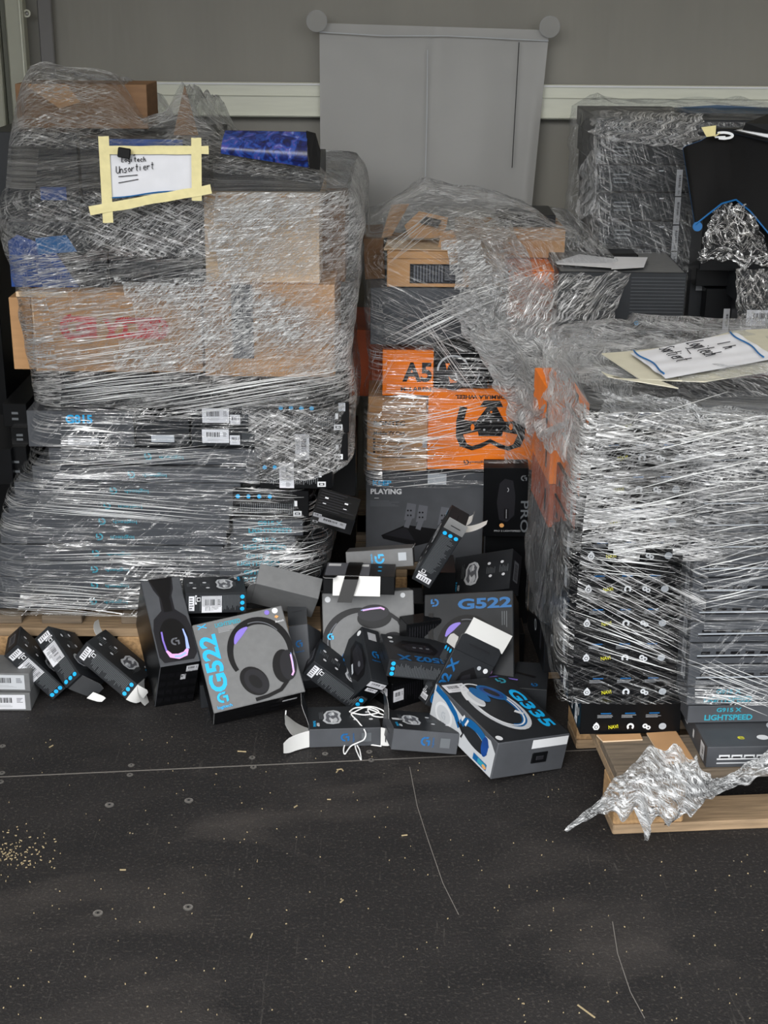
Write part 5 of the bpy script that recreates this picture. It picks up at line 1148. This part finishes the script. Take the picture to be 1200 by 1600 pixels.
# cable
cpx = [(438, 1112, .03), (446, 1126, .0), ]
pts = [(547, 1140, .05), (545, 1108, .052), (560, 1102, .053), (590, 1106, .054), (600, 1112, .052), (575, 1112, .05), (550, 1113, .05), (560, 1107, .052), (580, 1116, .05), (598, 1120, .05), (601, 1125, .045), (598, 1150, .03), (596, 1166, .003), (570, 1163, .003), (556, 1162, .003)]
B = Build()
def spline(P, n=10):
    Q = []
    for i in range(len(P) - 1):
        p0, p1, p2, p3 = P[max(0, i - 1)], P[i], P[i + 1], P[min(len(P) - 1, i + 2)]
        for t in range(n):
            u = t / n; Q.append(.5 * ((2 * p1) + (p2 - p0) * u + (2 * p0 - 5 * p1 + 4 * p2 - p3) * u * u + (3 * p1 - p0 - 3 * p2 + p3) * u ** 3))
    return Q + [P[-1]]
B.tube(spline([atz(*p) for p in [(546, 1112, .055), (556, 1106, .055), (580, 1106, .058), (592, 1113, .055), (570, 1117, .053), (549, 1115, .052), (560, 1128, .05), (571, 1144, .04), (569, 1155, .03), (560, 1160, .015), (548, 1166, .006), (539, 1178, .003), (537, 1170, .003), (542, 1158, .006), (552, 1148, .012), (558, 1146, .012), (555, 1158, .006), (556, 1170, .003), (564, 1187, .003), (562, 1172, .003), (557, 1160, .004), (575, 1163, .003), (596, 1166, .003)]]), .0016, 'cable')
B.tube(spline([atz(*p) for p in [(549, 1115, .052), (575, 1104, .056), (598, 1110, .055), (600, 1120, .05), (582, 1118, .052), (575, 1108, .054), (592, 1114, .054), (608, 1122, .05), (613, 1135, .052), (606, 1142, .04), (605, 1152, .02), (613, 1158, .01)]]), .0015, 'cable')
B.tube(spline([atz(*p) for p in [(600, 1120, .05), (602, 1135, .03), (598, 1155, .01), (595, 1166, .003)]]), .0015, 'cable')
tag(B.build('white_cable', smooth=True), 'tangled white cable draped over the open mouse box onto the floor', 'cable')
B = Build(); B.tube(spline([atz(*p) for p in [(447, 1110, .03), (446, 1122, .012), (448, 1134, .003)]]), .0016, 'cable'); tag(B.build('cable_end'), 'short white cable end hanging left of the open mouse box', 'cable')

# ------------------------------------------------------------------ stretch film
def lerp(L, t):
    """piecewise linear table lookup"""
    if t <= L[0][0]: return L[0][1:]
    for a, b in zip(L, L[1:]):
        if t <= b[0]:
            k = (t - a[0]) / (b[0] - a[0]); k = k * k * (3 - 2 * k) * .4 + k * .6
            return tuple(p + (q - p) * k for p, q in zip(a[1:], b[1:]))
    return L[-1][1:]
def shell(B, px_levels, Yf, Yb, matf, seed, amp=.006, nu=220, dz=.012, top=None, round_=.05, xoff=None):
    """film pulled round a load. px_levels: (z, xl, xr, yf)"""
    z0, z1 = px_levels[0][0], px_levels[-1][0]; nv = int((z1 - z0) / dz) + 1
    P, U = [], []
    def ring(z, xl, xr, yf, yb, shrink=0, zf=None):
        ra = min(round_, (xr - xl) * .3); per = []
        w_, d_ = xr - xl - 2 * ra, yb - yf - 2 * ra
        segs = [(w_, 's'), (pi / 2 * ra, 'c'), (d_, 's'), (pi / 2 * ra, 'c'), (w_, 's'), (pi / 2 * ra, 'c'), (d_, 's'), (pi / 2 * ra, 'c')]
        tot = sum(a for a, _ in segs); corners = [(xl + ra, yf), (xr - ra, yf), (xr, yf + ra), (xr, yb - ra), (xr - ra, yb), (xl + ra, yb), (xl, yb - ra), (xl, yf + ra)]
        cen = [None, (xr - ra, yf + ra), None, (xr - ra, yb - ra), None, (xl + ra, yb - ra), None, (xl + ra, yf + ra)]
        out = []
        for i in range(nu + 1):
            s = tot * i / nu; s = min(s, tot - 1e-6); k = 0
            while s > segs[k][0]: s -= segs[k][0]; k += 1
            if segs[k][1] == 's':
                a, b = corners[k], corners[(k + 1) % 8]; t = s / segs[k][0]; x, y = a[0] + (b[0] - a[0]) * t, a[1] + (b[1] - a[1]) * t
                nx, ny = [(0, -1), (1, 0), (0, 1), (-1, 0)][k // 2]
            else:
                q = -pi / 2 + (k // 2) * pi / 2 + (pi / 2) * s / segs[k][0]; nx, ny = cos(q), sin(q); x, y = cen[k][0] + ra * nx, cen[k][1] + ra * ny
            out.append((x, y, nx, ny, tot * i / nu))
        return out
    rows_ = []
    for j in range(nv):
        z = z0 + (z1 - z0) * j / (nv - 1); xl, xr, yf = lerp(px_levels, z)
        rows_.append((z, ring(z, xl, xr, yf, Yb)))
    for z, rg in rows_:
        for x, y, nx, ny, s in rg:
            v = Vector((x * 9, y * 9, z * 30 + seed)); n_ = noise.noise(v) * amp + noise.noise(Vector((x * 3, y * 3, z * 6 + seed))) * amp * 1.5
            P.append((x + nx * n_, y + ny * n_, z)); U.append((s, z))
    if top:
        ntop, hf = top; z, rg = rows_[-1]
        xl, xr, yf = px_levels[-1][1:]; cx, cy = (xl + xr) / 2, (yf + Yb) / 2
        for k in range(1, ntop + 1):
            t = k / ntop; sc_ = max(.001, 1 - t)
            for x, y, nx, ny, s in rg:
                X, Y = cx + (x - cx) * sc_, cy + (y - cy) * sc_
                ed = min(1, t * 5); zz = z + hf(X, Y) * ed * (2 - ed) + noise.noise(Vector((X * 14, Y * 14, seed))) * amp * 2.2 * ed
                P.append((X, Y, zz)); U.append((X, z + (Y - yf) * 1.2 + (zz - z) * 1.5))
        nv += ntop
    W_ = nu + 1
    nfr = [0]
    def mf(a, b):
        p = P[b * W_ + a]; return matf(p[0], p[1], p[2], b >= len(rows_) - 1)
    B.grid(P, W_, nv, None, U, mf)
def X(px, py, Y): return at(px, py, Y).x
def Zp(py, Y, px=300): return at(px, py, Y).z

# left load
Y0 = 3.185
lv = []
for py, xl, xr in ((965, -30, 395), (930, -25, 480), (905, -20, 505), (880, -20, 516), (850, -15, 518), (825, -10, 516), (800, -5, 500), (775, 0, 482), (758, 15, 515), (735, 36, 545), (700, 36, 553), (640, 34, 553), (600, 35, 548), (575, 30, 542), (540, 25, 546), (500, 18, 556), (460, 8, 562), (420, -5, 563), (380, -14, 566), (340, -20, 566), (318, -16, 558), (300, -8, 545)):
    Yc = Y0 + (.02 if py > 755 else 0) + (.0 if py > 590 else .03)
    lv.append((Zp(py, Yc), X(xl, py, Yc) , X(xr, py, Yc), Yc))
def prof_left(x, y):
    # outline of the load's top seen from the front, in metres over the shoulder
    tab = [(-1.1, .15), (-.98, .25), (-.80, .275), (-.62, .25), (-.56, .15), (-.50, .16), (-.455, .235), (-.42, .16), (-.36, .11), (-.25, .08), (-.17, .06), (-.12, .03), (-.08, .0)]
    return lerp(tab, x)[0] - max(0, y - 3.3) * (.32 if x > -.4 else .12)
zc = dict(a=Zp(957, Y0), b=Zp(590, Y0), c=Zp(440, Y0), m=Zp(755, Y0), n=Zp(640, Y0))
def mf_left(x, y, z, top):
    q = noise.noise(Vector((x * 9, z * 9, 4))); x += q * .09; z += noise.noise(Vector((x * 7, 2, z * 20))) * .02
    if top: return 'film_cloud'
    if z < zc['m']: return 'film_clear'
    if z < zc['n']: return 'film_clear' if x < -.33 else 'film_cloud'
    if z < zc['b']: return 'film_band'
    if z < zc['c']: return 'film_dense' if x > -.6 else 'film_band'
    if z < zc['c'] + .05 and x < -.4: return 'film_band'
    return 'film_dense' if x > -.42 else 'film_cloud'
B = Build(); shell(B, lv, 3.2, 4.15, mf_left, 1.7, amp=.007, top=(26, prof_left), round_=.09)
tag(B.build('stretch_film', smooth=True), 'clear stretch film wrapped around the tall left pallet load', 'stretch film')

# strained strands bridging the film: long folds as thin pleats, glint partly in their pale colour
def pleats(B, segs, m, seed, wd=.0008):
    rr = random.Random(seed)
    for (a, b, Ya, Yb, n, spread) in segs:
        for i in range(n):
            f = (i + rr.uniform(-.4, .4)) / max(1, n - 1) - .5 if n > 1 else 0
            p = Vector((a[0] + rr.uniform(-12, 12), a[1] + f * spread, 0)); q = Vector((b[0] + rr.uniform(-12, 12), b[1] + f * spread * rr.uniform(.6, 1.3), 0))
            L = []; k = 16; s0 = rr.uniform(0, .25); s1 = rr.uniform(.7, 1)
            for j in range(k + 1):
                t = s0 + (s1 - s0) * j / k; u = p.lerp(q, t); Yc = Ya + (Yb - Ya) * t
                w3 = at(u.x, u.y + 2.0 * noise.noise(Vector((t * 3, i * 1.7, seed))), Yc - .003 * rr.random()); L.append(w3)
            W = wd * rr.uniform(.3, 1.3)
            P = []; U = []
            for j, w3 in enumerate(L):
                h = W * sin(pi * j / k) + .0002
                P += [w3 + Vector((0, -.0, h)), w3 + Vector((0, -h * 1.4, 0)), w3 + Vector((0, 0, -h))]; U += [(j * .02, 0), (j * .02, .01), (j * .02, .02)]
            B.grid(P, 3, k + 1, m, U)
def pleat_mat():
    m = bpy.data.materials.new('film_pleat'); m.use_nodes = True; n = m.node_tree; n.nodes.clear(); L = n.links.new
    out = n.nodes.new('ShaderNodeOutputMaterial'); g = n.nodes.new('ShaderNodeBsdfGlossy'); g.inputs['Roughness'].default_value = .22; g.inputs['Color'].default_value = (.95, .95, .95, 1)
    d = n.nodes.new('ShaderNodeBsdfDiffuse'); d.inputs['Color'].default_value = (.85, .87, .88, 1); t = n.nodes.new('ShaderNodeBsdfTransparent')
    a = n.nodes.new('ShaderNodeMixShader'); a.inputs[0].default_value = .6; L(g.outputs[0], a.inputs[1]); L(d.outputs[0], a.inputs[2])
    b = n.nodes.new('ShaderNodeMixShader'); b.inputs[0].default_value = .85; L(t.outputs[0], b.inputs[1]); L(a.outputs[0], b.inputs[2]); L(b.outputs[0], out.inputs[0])
    MAT['film_pleat'] = m
pleat_mat()
lf = bpy.data.objects['stretch_film']
B = Build(); Yq = 3.175
pleats(B, [((10, 775), (350, 800), Yq + .02, Yq + .02, 10, 40), ((30, 790), (340, 815), Yq + .02, Yq + .02, 6, 10), ((60, 730), (420, 700), Yq, Yq, 7, 20), ((50, 875), (380, 868), Yq + .02, Yq + .02, 5, 14), ((0, 930), (215, 945), Yq + .02, Yq + .02, 14, 50), ((340, 895), (515, 850), Yq + .01, Yq + .05, 9, 60), ((340, 790), (480, 795), Yq, Yq, 9, 60), ((395, 905), (512, 860), Yq, Yq + .05, 9, 40), ((350, 850), (470, 845), Yq, Yq, 7, 60),
           ((60, 620), (330, 590), Yq, Yq, 16, 36), ((200, 645), (560, 585), Yq, Yq, 14, 40), ((60, 560), (330, 520), Yq, Yq, 14, 110)], 'film_pleat', 5)
o = B.build('film_pleats', lf); o['kind'] = 'stuff'

# middle load
Y1 = 3.50
lv = []
for py, xl, xr in ((760, 568, 840), (735, 567, 842), (700, 566, 846), (640, 566, 852), (600, 574, 862), (560, 574, 876), (530, 572, 885), (500, 568, 900), (470, 566, 930), (440, 564, 985), (410, 566, 975), (390, 566, 950), (372, 568, 925)):
    lv.append((Zp(py, Y1), X(xl, py, Y1), X(xr, py, Y1), Y1))
def prof_mid(x, y):
    dr = max(0, y - 3.6) * .06 - .035
    tab = [(-.1, -.01), (-.03, .0), (.04, .04), (.10, .075), (.13, .07), (.2, .06), (.3, .045), (.37, .02), (.42, -.01), (.5, -.04), (.56, -.06)]
    return lerp(tab, x)[0] - dr
def mf_mid(x, y, z, top):
    if top: return 'film_cloud'
    u = x - (.17 + (1.06 - z) * .32)
    if z < .75: return 'film_clear' if x < .31 else 'film_veil'
    return 'film_dense' if abs(u) < .05 or (.74 < z < .84 and x > .26 and x < .38) else ('film_veil' if u > 0 else 'film_diag')
B = Build(); shell(B, lv, Y1, 4.1, mf_mid, 4.2, amp=.007, top=(18, prof_mid), nu=160)
mid = tag(B.build('stretch_film', smooth=True), 'clear stretch film draped over the middle load of brown and orange boxes', 'stretch film')
B = Build(); pleats(B, [((610, 540), (800, 445), 3.48, 3.48, 14, 26), ((640, 520), (880, 430), 3.48, 3.46, 8, 60), ((580, 690), (800, 640), 3.49, 3.49, 8, 40), ((575, 740), (760, 720), 3.49, 3.49, 9, 50), ((590, 410), (690, 330), 3.47, 3.6, 9, 30), ((575, 640), (620, 540), 3.48, 3.48, 5, 10), ((640, 470), (760, 640), 3.47, 3.44, 9, 30)], 'film_pleat', 9)
o = B.build('film_pleats', mid); o['kind'] = 'stuff'

# free sheet sagging from the middle load to the right pallet
def sheet(name, quad, m, label, parent=None, seed=0, amp=.02, nu=60, nv=60, sag=.03, uvs=(1, 1), fold=0):
    """quad: four edges points ((px,py,Y) tl, tr, br, bl)"""
    tl, tr, br, bl = [at(*q) for q in quad]; P, U = [], []
    for j in range(nv):
        t = j / (nv - 1)
        for i in range(nu):
            s = i / (nu - 1); p = tl.lerp(tr, s).lerp(bl.lerp(br, s), t)
            e_ = sin(pi * s) * sin(pi * t); n1 = noise.noise(Vector((p.x * 8, p.y * 8, p.z * 8 + seed))); n2 = noise.noise(Vector((p.x * 25, p.z * 9, seed)))
            edge = (1 - abs(2 * s - 1) ** 6) 
            p = p + Vector((noise.noise(Vector((t * 7, seed, 1))) * amp * 1.2, -e_ * sag + n1 * amp + n2 * amp * .6 + fold * sin(s * 23 + t * 3) * .006, noise.noise(Vector((s * 6, seed, 3))) * amp * 1.2))
            P.append(p); U.append((s * (tr - tl).length * uvs[0], t * (bl - tl).length * uvs[1]))
    B = Build(); B.grid(P, nu, nv, m, U); o = B.build(name, parent, smooth=True)
    if parent is None: tag(o, label, 'stretch film')
    return o
sheet('film_drape', ((700, 330, 3.62), (800, 350, 3.6), (905, 560, 3.42), (755, 545, 3.42)), 'film_dense', None, mid, 1, fold=1)
sheet('film_drape', ((760, 430, 3.44), (985, 425, 3.42), (930, 560, 3.38), (770, 560, 3.4)), 'film_veil', None, mid, 2, fold=1)
sheet('film_drape', ((735, 520, 3.4), (935, 530, 3.36), (935, 650, 3.3), (800, 655, 3.36)), 'film_dense', None, mid, 3, fold=1)
sheet('film_drape', ((690, 470, 3.46), (745, 455, 3.46), (850, 640, 3.42), (795, 625, 3.42)), 'film_dense', None, mid, 4, amp=.012)

# right front load
lv = []
for py, xl, xr, Yc in ((1076, 868, 1330, 2.60), (1060, 866, 1330, 2.595), (1000, 866, 1330, 2.59), (900, 872, 1330, 2.585), (800, 880, 1330, 2.58), (720, 890, 1330, 2.575), (660, 900, 1330, 2.575), (630, 905, 1330, 2.6)):
    lv.append((Zp(py, Yc, 1000), X(xl, py, Yc), X(xr, py, Yc), Yc - .065))
RT = lv[-1][0]
def prof_right(x, y): return .028 + .02 * noise.noise(Vector((x * 5, y * 5, 2))) + (.02 if x > .55 else 0)
z7, z8 = Zp(860, 2.55, 1000), Zp(700, 2.55, 1000)
def mf_right(x, y, z, top):
    z += noise.noise(Vector((x * 9, 2, z * 20))) * .035
    if top: return 'film_veil'
    if y > 2.62 and x < .5: return 'film_side' if z < RT - .12 else 'film_veil'
    if z < z7: return 'film_diag' if x < .62 else 'film_clear'
    return 'film_bright'
B = Build(); shell(B, lv, 2.55, 3.22, mf_right, 8.1, amp=.005, top=(16, prof_right), nu=240, round_=.03)
rf = tag(B.build('stretch_film', smooth=True), 'clear stretch film around the black and grey boxes of the front right pallet', 'stretch film')
B = Build()
pleats(B, [((895, 900), (1090, 1000), 2.52, 2.5, 11, 120), ((890, 980), (1075, 1040), 2.52, 2.5, 10, 60), ((1075, 1040), (1230, 1100), 2.5, 2.5, 9, 50), ((900, 870), (1080, 890), 2.52, 2.51, 8, 40), ((1080, 925), (1230, 890), 2.5, 2.5, 9, 60), ((930, 760), (1230, 690), 2.52, 2.5, 7, 160), ((1090, 820), (1230, 800), 2.5, 2.5, 8, 130), ((925, 820), (1090, 800), 2.52, 2.5, 5, 90)], 'film_pleat', 11)
o = B.build('film_pleats', rf); o['kind'] = 'stuff'
sheet('film_drape', ((860, 545, 3.0), (1010, 555, 2.8), (925, 735, 2.56), (850, 700, 2.72)), 'film_rope', None, rf, 6, amp=.02, fold=1)
sheet('film_drape', ((880, 520, 3.1), (1100, 530, 3.1), (1090, 600, 2.7), (930, 600, 2.7)), 'film_veil', None, rf, 7, amp=.015)
film_mat('film_flank', a1=-62, a2=-48, s1=(4, 80), s2=(6, 100), base=.0, gain=.6, p=7, haze=.4, seed=21, patch=(.4, .66), bump=.9)
sheet('film_drape', ((826, 640, 3.18), (912, 655, 2.64), (882, 1000, 2.62), (822, 950, 3.16)), 'film_flank', None, rf, 18, amp=.006, sag=.01)
sheet('film_drape', ((800, 560, 3.35), (960, 560, 3.0), (860, 690, 2.85), (815, 660, 3.2)), 'film_dense', None, rf, 8, amp=.02)
sheet('film_drape', ((950, 610, 2.62), (1210, 645, 2.58), (1210, 690, 2.54), (925, 665, 2.54)), 'film_dense', None, rf, 9, amp=.015)

# tail of film on the pallet corner
def tail():
    B = Build(); P, U = [], []
    spine = [(884, 1297, 2.46, 3), (925, 1268, 2.44, 8), (960, 1245, 2.42, 26), (1000, 1225, 2.41, 46), (1040, 1225, 2.41, 60), (1075, 1225, 2.41, 52), (1105, 1232, 2.42, 22), (1125, 1228, 2.43, 11), (1160, 1212, 2.44, 14), (1200, 1192, 2.46, 20), (1260, 1165, 2.48, 24)]
    nu, nv = 120, 34
    for j in range(nv):
        t = j / (nv - 1) * 2 - 1
        for i in range(nu):
            q = i / (nu - 1) * (len(spine) - 1); k = min(int(q), len(spine) - 2); f = q - k; a, b = spine[k], spine[k + 1]
            px, py, Yc, hw = [a[m_] + (b[m_] - a[m_]) * f for m_ in range(4)]
            hw *= 1 + .25 * noise.noise(Vector((i * .15, j * .1, 3)))
            w3 = at(px + 5 * noise.noise(Vector((i * .2, j * .3, 8))), py + t * hw * (1 + .45 * noise.noise(Vector((i * .16, 4 + (t > 0), 1)))), Yc - .03 * (1 - t * t) * min(1, hw / 40) + .012 * noise.noise(Vector((i * .1, j * .35, 0))) + .005 * sin(t * 16 + i * .1) + .003 * noise.noise(Vector((i * .3, j * .8, 0))))
            P.append(w3); U.append((i * .006, t * hw * .0014))
    B.grid(P, nu, nv, 'film_tail', U)
    o = tag(B.build('film_tail', smooth=True), 'crumpled white tail of stretch film hanging over the pallet corner at lower right', 'stretch film')
    B = Build(); pts = [at(1000, 1262, 2.4), at(1008, 1285, 2.41), at(1012, 1300, 2.42), at(1010, 1314, 2.43)]
    P, U = [], []
    for j, p in enumerate(pts):
        for i in range(4): P.append(p + Vector(((i - 1.5) * .009 * (1 - j * .22), .003 * (i % 2), 0))); U.append((i * .01, j * .02))
    B.grid(P, 4, 4, 'film_tail', U); B.build('loose_end', o)
film_mat('film_tail', a1=22, a2=48, s1=(5, 100), s2=(9, 85), base=.24, gain=1.0, p=3.6, haze=.78, rough=.25, seed=12, patch=(.2, .55), bump=1, pscale=9)
tail()

# back right stack
lv = []; Y4 = 3.72
for py, xl, xr in ((520, 915, 1300), (420, 920, 1300), (360, 922, 1300), (300, 926, 1300), (250, 928, 1300), (205, 930, 1300), (190, 933, 1300)):
    lv.append((Zp(py, Y4, 1000), X(xl, py, Y4), X(xr, py, Y4), Y4))
def prof_back(x, y): return .0 + (.03 if x < .6 else .02)
B = Build(); shell(B, lv, Y4, 4.3, lambda x, y, z, t: 'film_dull', 6.6, amp=.008, top=(14, prof_back), nu=150)
bf = tag(B.build('stretch_film', smooth=True), 'dull stretch film around the tall black stack at the back right', 'stretch film')
sheet('film_drape', ((905, 260, 3.72), (935, 220, 3.72), (935, 330, 3.72), (900, 345, 3.72)), 'film_dull', None, bf, 4, amp=.01, nu=24, nv=24)
sheet('film_drape', ((925, 172, 3.75), (1100, 178, 3.72), (1085, 235, 3.68), (925, 215, 3.72)), 'film_veil', None, bf, 5, amp=.012, fold=1)
film_mat('film_bag', a1=70, a2=-50, s1=(14, 90), s2=(18, 90), base=.05, gain=1.0, p=7, haze=.3, seed=14, patch=(.2, .55), bump=1)
sheet('plastic_bag', ((1122, 318, 3.48), (1170, 320, 3.47), (1215, 420, 3.45), (1088, 405, 3.46)), 'film_bag', 'shiny clear plastic bag hanging below the black mouse mat', None, 9, amp=.02, nu=40, nv=40)
bpy.data.objects['plastic_bag']['category'] = 'plastic bag'
sheet('film_drape', ((1150, 420, 3.46), (1260, 420, 3.44), (1260, 535, 3.44), (1152, 530, 3.45)), 'film_bag', None, bf, 10, amp=.006, nu=40, nv=40)

# ------------------------------------------------------------------ paper signs
def bent(P4, n, m, name, parent=None, amp=.004, seed=0, th=.0006):
    tl, tr, br, bl = P4; nu, nv = n; P = []
    for j in range(nv):
        t = j / (nv - 1)
        for i in range(nu):
            s = i / (nu - 1); p = tl.lerp(tr, s).lerp(bl.lerp(br, s), t)
            P.append(p + Vector((0, -abs(noise.noise(Vector((s * 4, t * 2, seed)))) * amp, noise.noise(Vector((s * 5, seed, t * 2))) * amp * .8)))
    B = Build(); B.grid([Vector(p) for p in P], nu, nv, m); N = (tr - tl).cross(bl - tl).normalized() * th
    B.grid([Vector(p) + N * -1 for p in P], nu, nv, m); return B.build(name, parent, smooth=True)
def sign(corners, label, stroke_lines, tape, blue, Yo, yz):
    r = empty('paper_sign', (corners[0] + corners[2]) / 2, label, 'sign')
    inv = Matrix.Translation(-(corners[0] + corners[2]) / 2)
    def fixp(o): o.matrix_parent_inverse = inv; return o
    fixp(bent(corners, (24, 16), 'paper', 'sheet', r, .003, 1))
    tl, tr, br, bl = corners; N = (tr - tl).cross(bl - tl).normalized(); 
    if N.dot(CAMP - tl) < 0: N = -N
    def pt(u, v, o=.006): return tl.lerp(tr, u).lerp(bl.lerp(br, u), v) + N * o
    for k, (u0, v0, u1, v1, wd0) in enumerate(tape):
        a, b = pt(u0, v0, .005 + .0008 * k), pt(u1, v1, .005 + .0008 * k); d = (b - a).normalized(); s_ = d.cross(N).normalized() * wd0
        fixp(bent([a - s_, b - s_, b + s_, a + s_], (20, 4), 'tape', 'masking_tape', r, .002, k + 3))
    B = Build()
    for (u0, v0, u1, v1) in blue:
        L = []
        for i in range(13): L.append(pt(u0 + (u1 - u0) * i / 12, v0 + (v1 - v0) * i / 12 + .015 * sin(i * .7), .0045))
        B.tube(L, .0016, 'blue', 6)
    fixp(B.build('blue_line', r))
    B = Build()
    for L in stroke_lines: B.tube([pt(u, v, .0048) for u, v in L], .0009, 'ink', 5)
    fixp(B.build('handwriting', r))
    return r
# handwriting as little polylines
GL = {'U': [[(0, 1), (0, .2), (.3, 0), (.6, .2), (.6, 1), (.7, 0)]], 'n': [[(0, 0), (0, .6)], [(0, .4), (.3, .6), (.5, .4), (.5, 0)]], 's': [[(.5, .6), (.1, .5), (.1, .35), (.5, .25), (.4, .02), (0, 0)]], 'o': [[(.3, .6), (0, .3), (.3, 0), (.55, .3), (.3, .6)]],
      'r': [[(0, 0), (0, .6)], [(0, .4), (.4, .6)]], 't': [[(.2, 1), (.2, .1), (.4, 0)], [(0, .65), (.45, .65)]], 'i': [[(.1, .6), (.1, 0)], [(.1, .8), (.12, .84)]], 'e': [[(0, .3), (.5, .35), (.4, .6), (.1, .5), (0, .2), (.3, 0), (.5, .08)]], 'd': [[(.5, .5), (.2, .6), (0, .25), (.3, 0), (.5, .2)], [(.5, 1), (.5, 0)]],
      'S': [[(.6, .9), (.3, 1), (.05, .8), (.3, .55), (.55, .3), (.3, 0), (0, .1)]], 'L': [[(.1, 1), (0, 0), (.5, .05)]], 'g': [[(.5, .5), (.2, .6), (0, .3), (.3, 0), (.5, .2)], [(.5, .6), (.45, -.3), (.1, -.35)]], 'l': [[(.1, 1), (.1, 0)]], 'c': [[(.5, .5), (.2, .6), (0, .3), (.2, 0), (.5, .1)]], 'h': [[(0, 1), (0, 0)], [(0, .4), (.3, .6), (.5, 0)]], '1': [[(.1, 1), (.1, 0)]], '-': [[(0, .4), (.4, .4)]], ' ': [], 'a': [[(.5, .5), (.2, .6), (0, .25), (.3, 0), (.5, .3), (.5, .6), (.55, 0)]], '!': [[(.1, 1), (.1, .3)], [(.1, .05), (.12, .0)]]}
def write(s, u, v, su, sv, slope=0):
    out = []
    for k, ch in enumerate(s):
        for L in GL.get(ch, []): out.append([(u + (k * .75 + x) * su, v - y * sv + slope * k) for x, y in L])
    return out
Yp = 3.19
C4 = [at(172, 238, Yp), at(303, 236, Yp), at(302, 300, Yp - .005), at(173, 309, Yp - .01)]
lines = write('Unsortiert', .075, .47, .062, .16, -.008) + write('Logitech', .14, .22, .05, .11, 0) + write('Logitech', .2, .06, .05, .08, -.005) + [[(.1, .54), (.33, .52)], [(.1, .68), (.34, .62)]]
sign(C4, 'handwritten white paper sign taped with yellow masking tape on the left load', lines, ((-.07, -.35, -.03, 1.55, .0115), (-.02, -.05, 1.18, -.02, .009), (1.03, -.32, 1.05, 1.22, .011), (-.25, 1.25, 1.22, .95, .010)), ((.0, -.02, 1, -.06), (0, 1.0, 1, .93)), 0, 0)
B = Build(); c = at(194, 239, Yp - .02); B.box(c, (.028, .006, .022), 'black_tape', .002, Matrix.Rotation(.15, 3, 'Y')); tag(B.build('black_clip'), 'small black tape piece at the top of the handwritten sign', 'tape')
zt = RT + .055
def az(px, py, dz=0): return atz(px, py, zt + dz)
C4 = [az(985, 560), az(1160, 522, .01), az(1205, 545, .0), az(1035, 590, -.0)]
lines = write('Logitech', .35, .35, .05, .18, 0) + write('Sortiert', .28, .75, .05, .18, 0) + [[(.45, .42), (.52, .5)]]
C4 = [az(1150, 520, .01), az(1215, 560), az(1040, 592), az(985, 552)]
lines = write('Logitech', .0 + .1, .52, .09, .16, 0) + write('Sortiert', .1, .78, .09, .14, 0) + [[(.3, .58), (.45, .6)]] + write('1 h', .3, .3, .1, .12)
sign(C4, 'handwritten white paper with a blue stripe lying on top of the front right load', lines, (), ((0, .06, .95, .1), (.0, .97, .9, .97)), 0, 0)
def padsheet(pp, m, name, label, dz, th=.002):
    P = [az(x, y, dz) for x, y in pp]; c = sum(P, Vector()) / len(P); B = Build()
    B.face(P, m); B.face([p - Vector((0, 0, th)) for p in P[::-1]], m)
    for i in range(len(P)): a, b = P[i], P[(i + 1) % len(P)]; B.face([b, a, a - Vector((0, 0, th)), b - Vector((0, 0, th))], m)
    return tag(B.build(name), label, 'tape')
mat('cream_foam', lin((190, 186, 168)), .6, noise_amt=.05, nscale=30, bump=.3)
padsheet([(940, 552), (990, 548), (1060, 540), (1150, 516), (1230, 512), (1230, 575), (1100, 596), (1000, 592)], 'cream_foam', 'cream_tape_sheet', 'cream masking tape sheet under the handwritten paper on the right load', -.008)
padsheet([(940, 580), (950, 588), (1000, 596), (1060, 606), (1030, 594), (960, 590)], 'cream_foam', 'cream_tape_strip', 'loose cream tape strip at the front edge of the right load', .0)
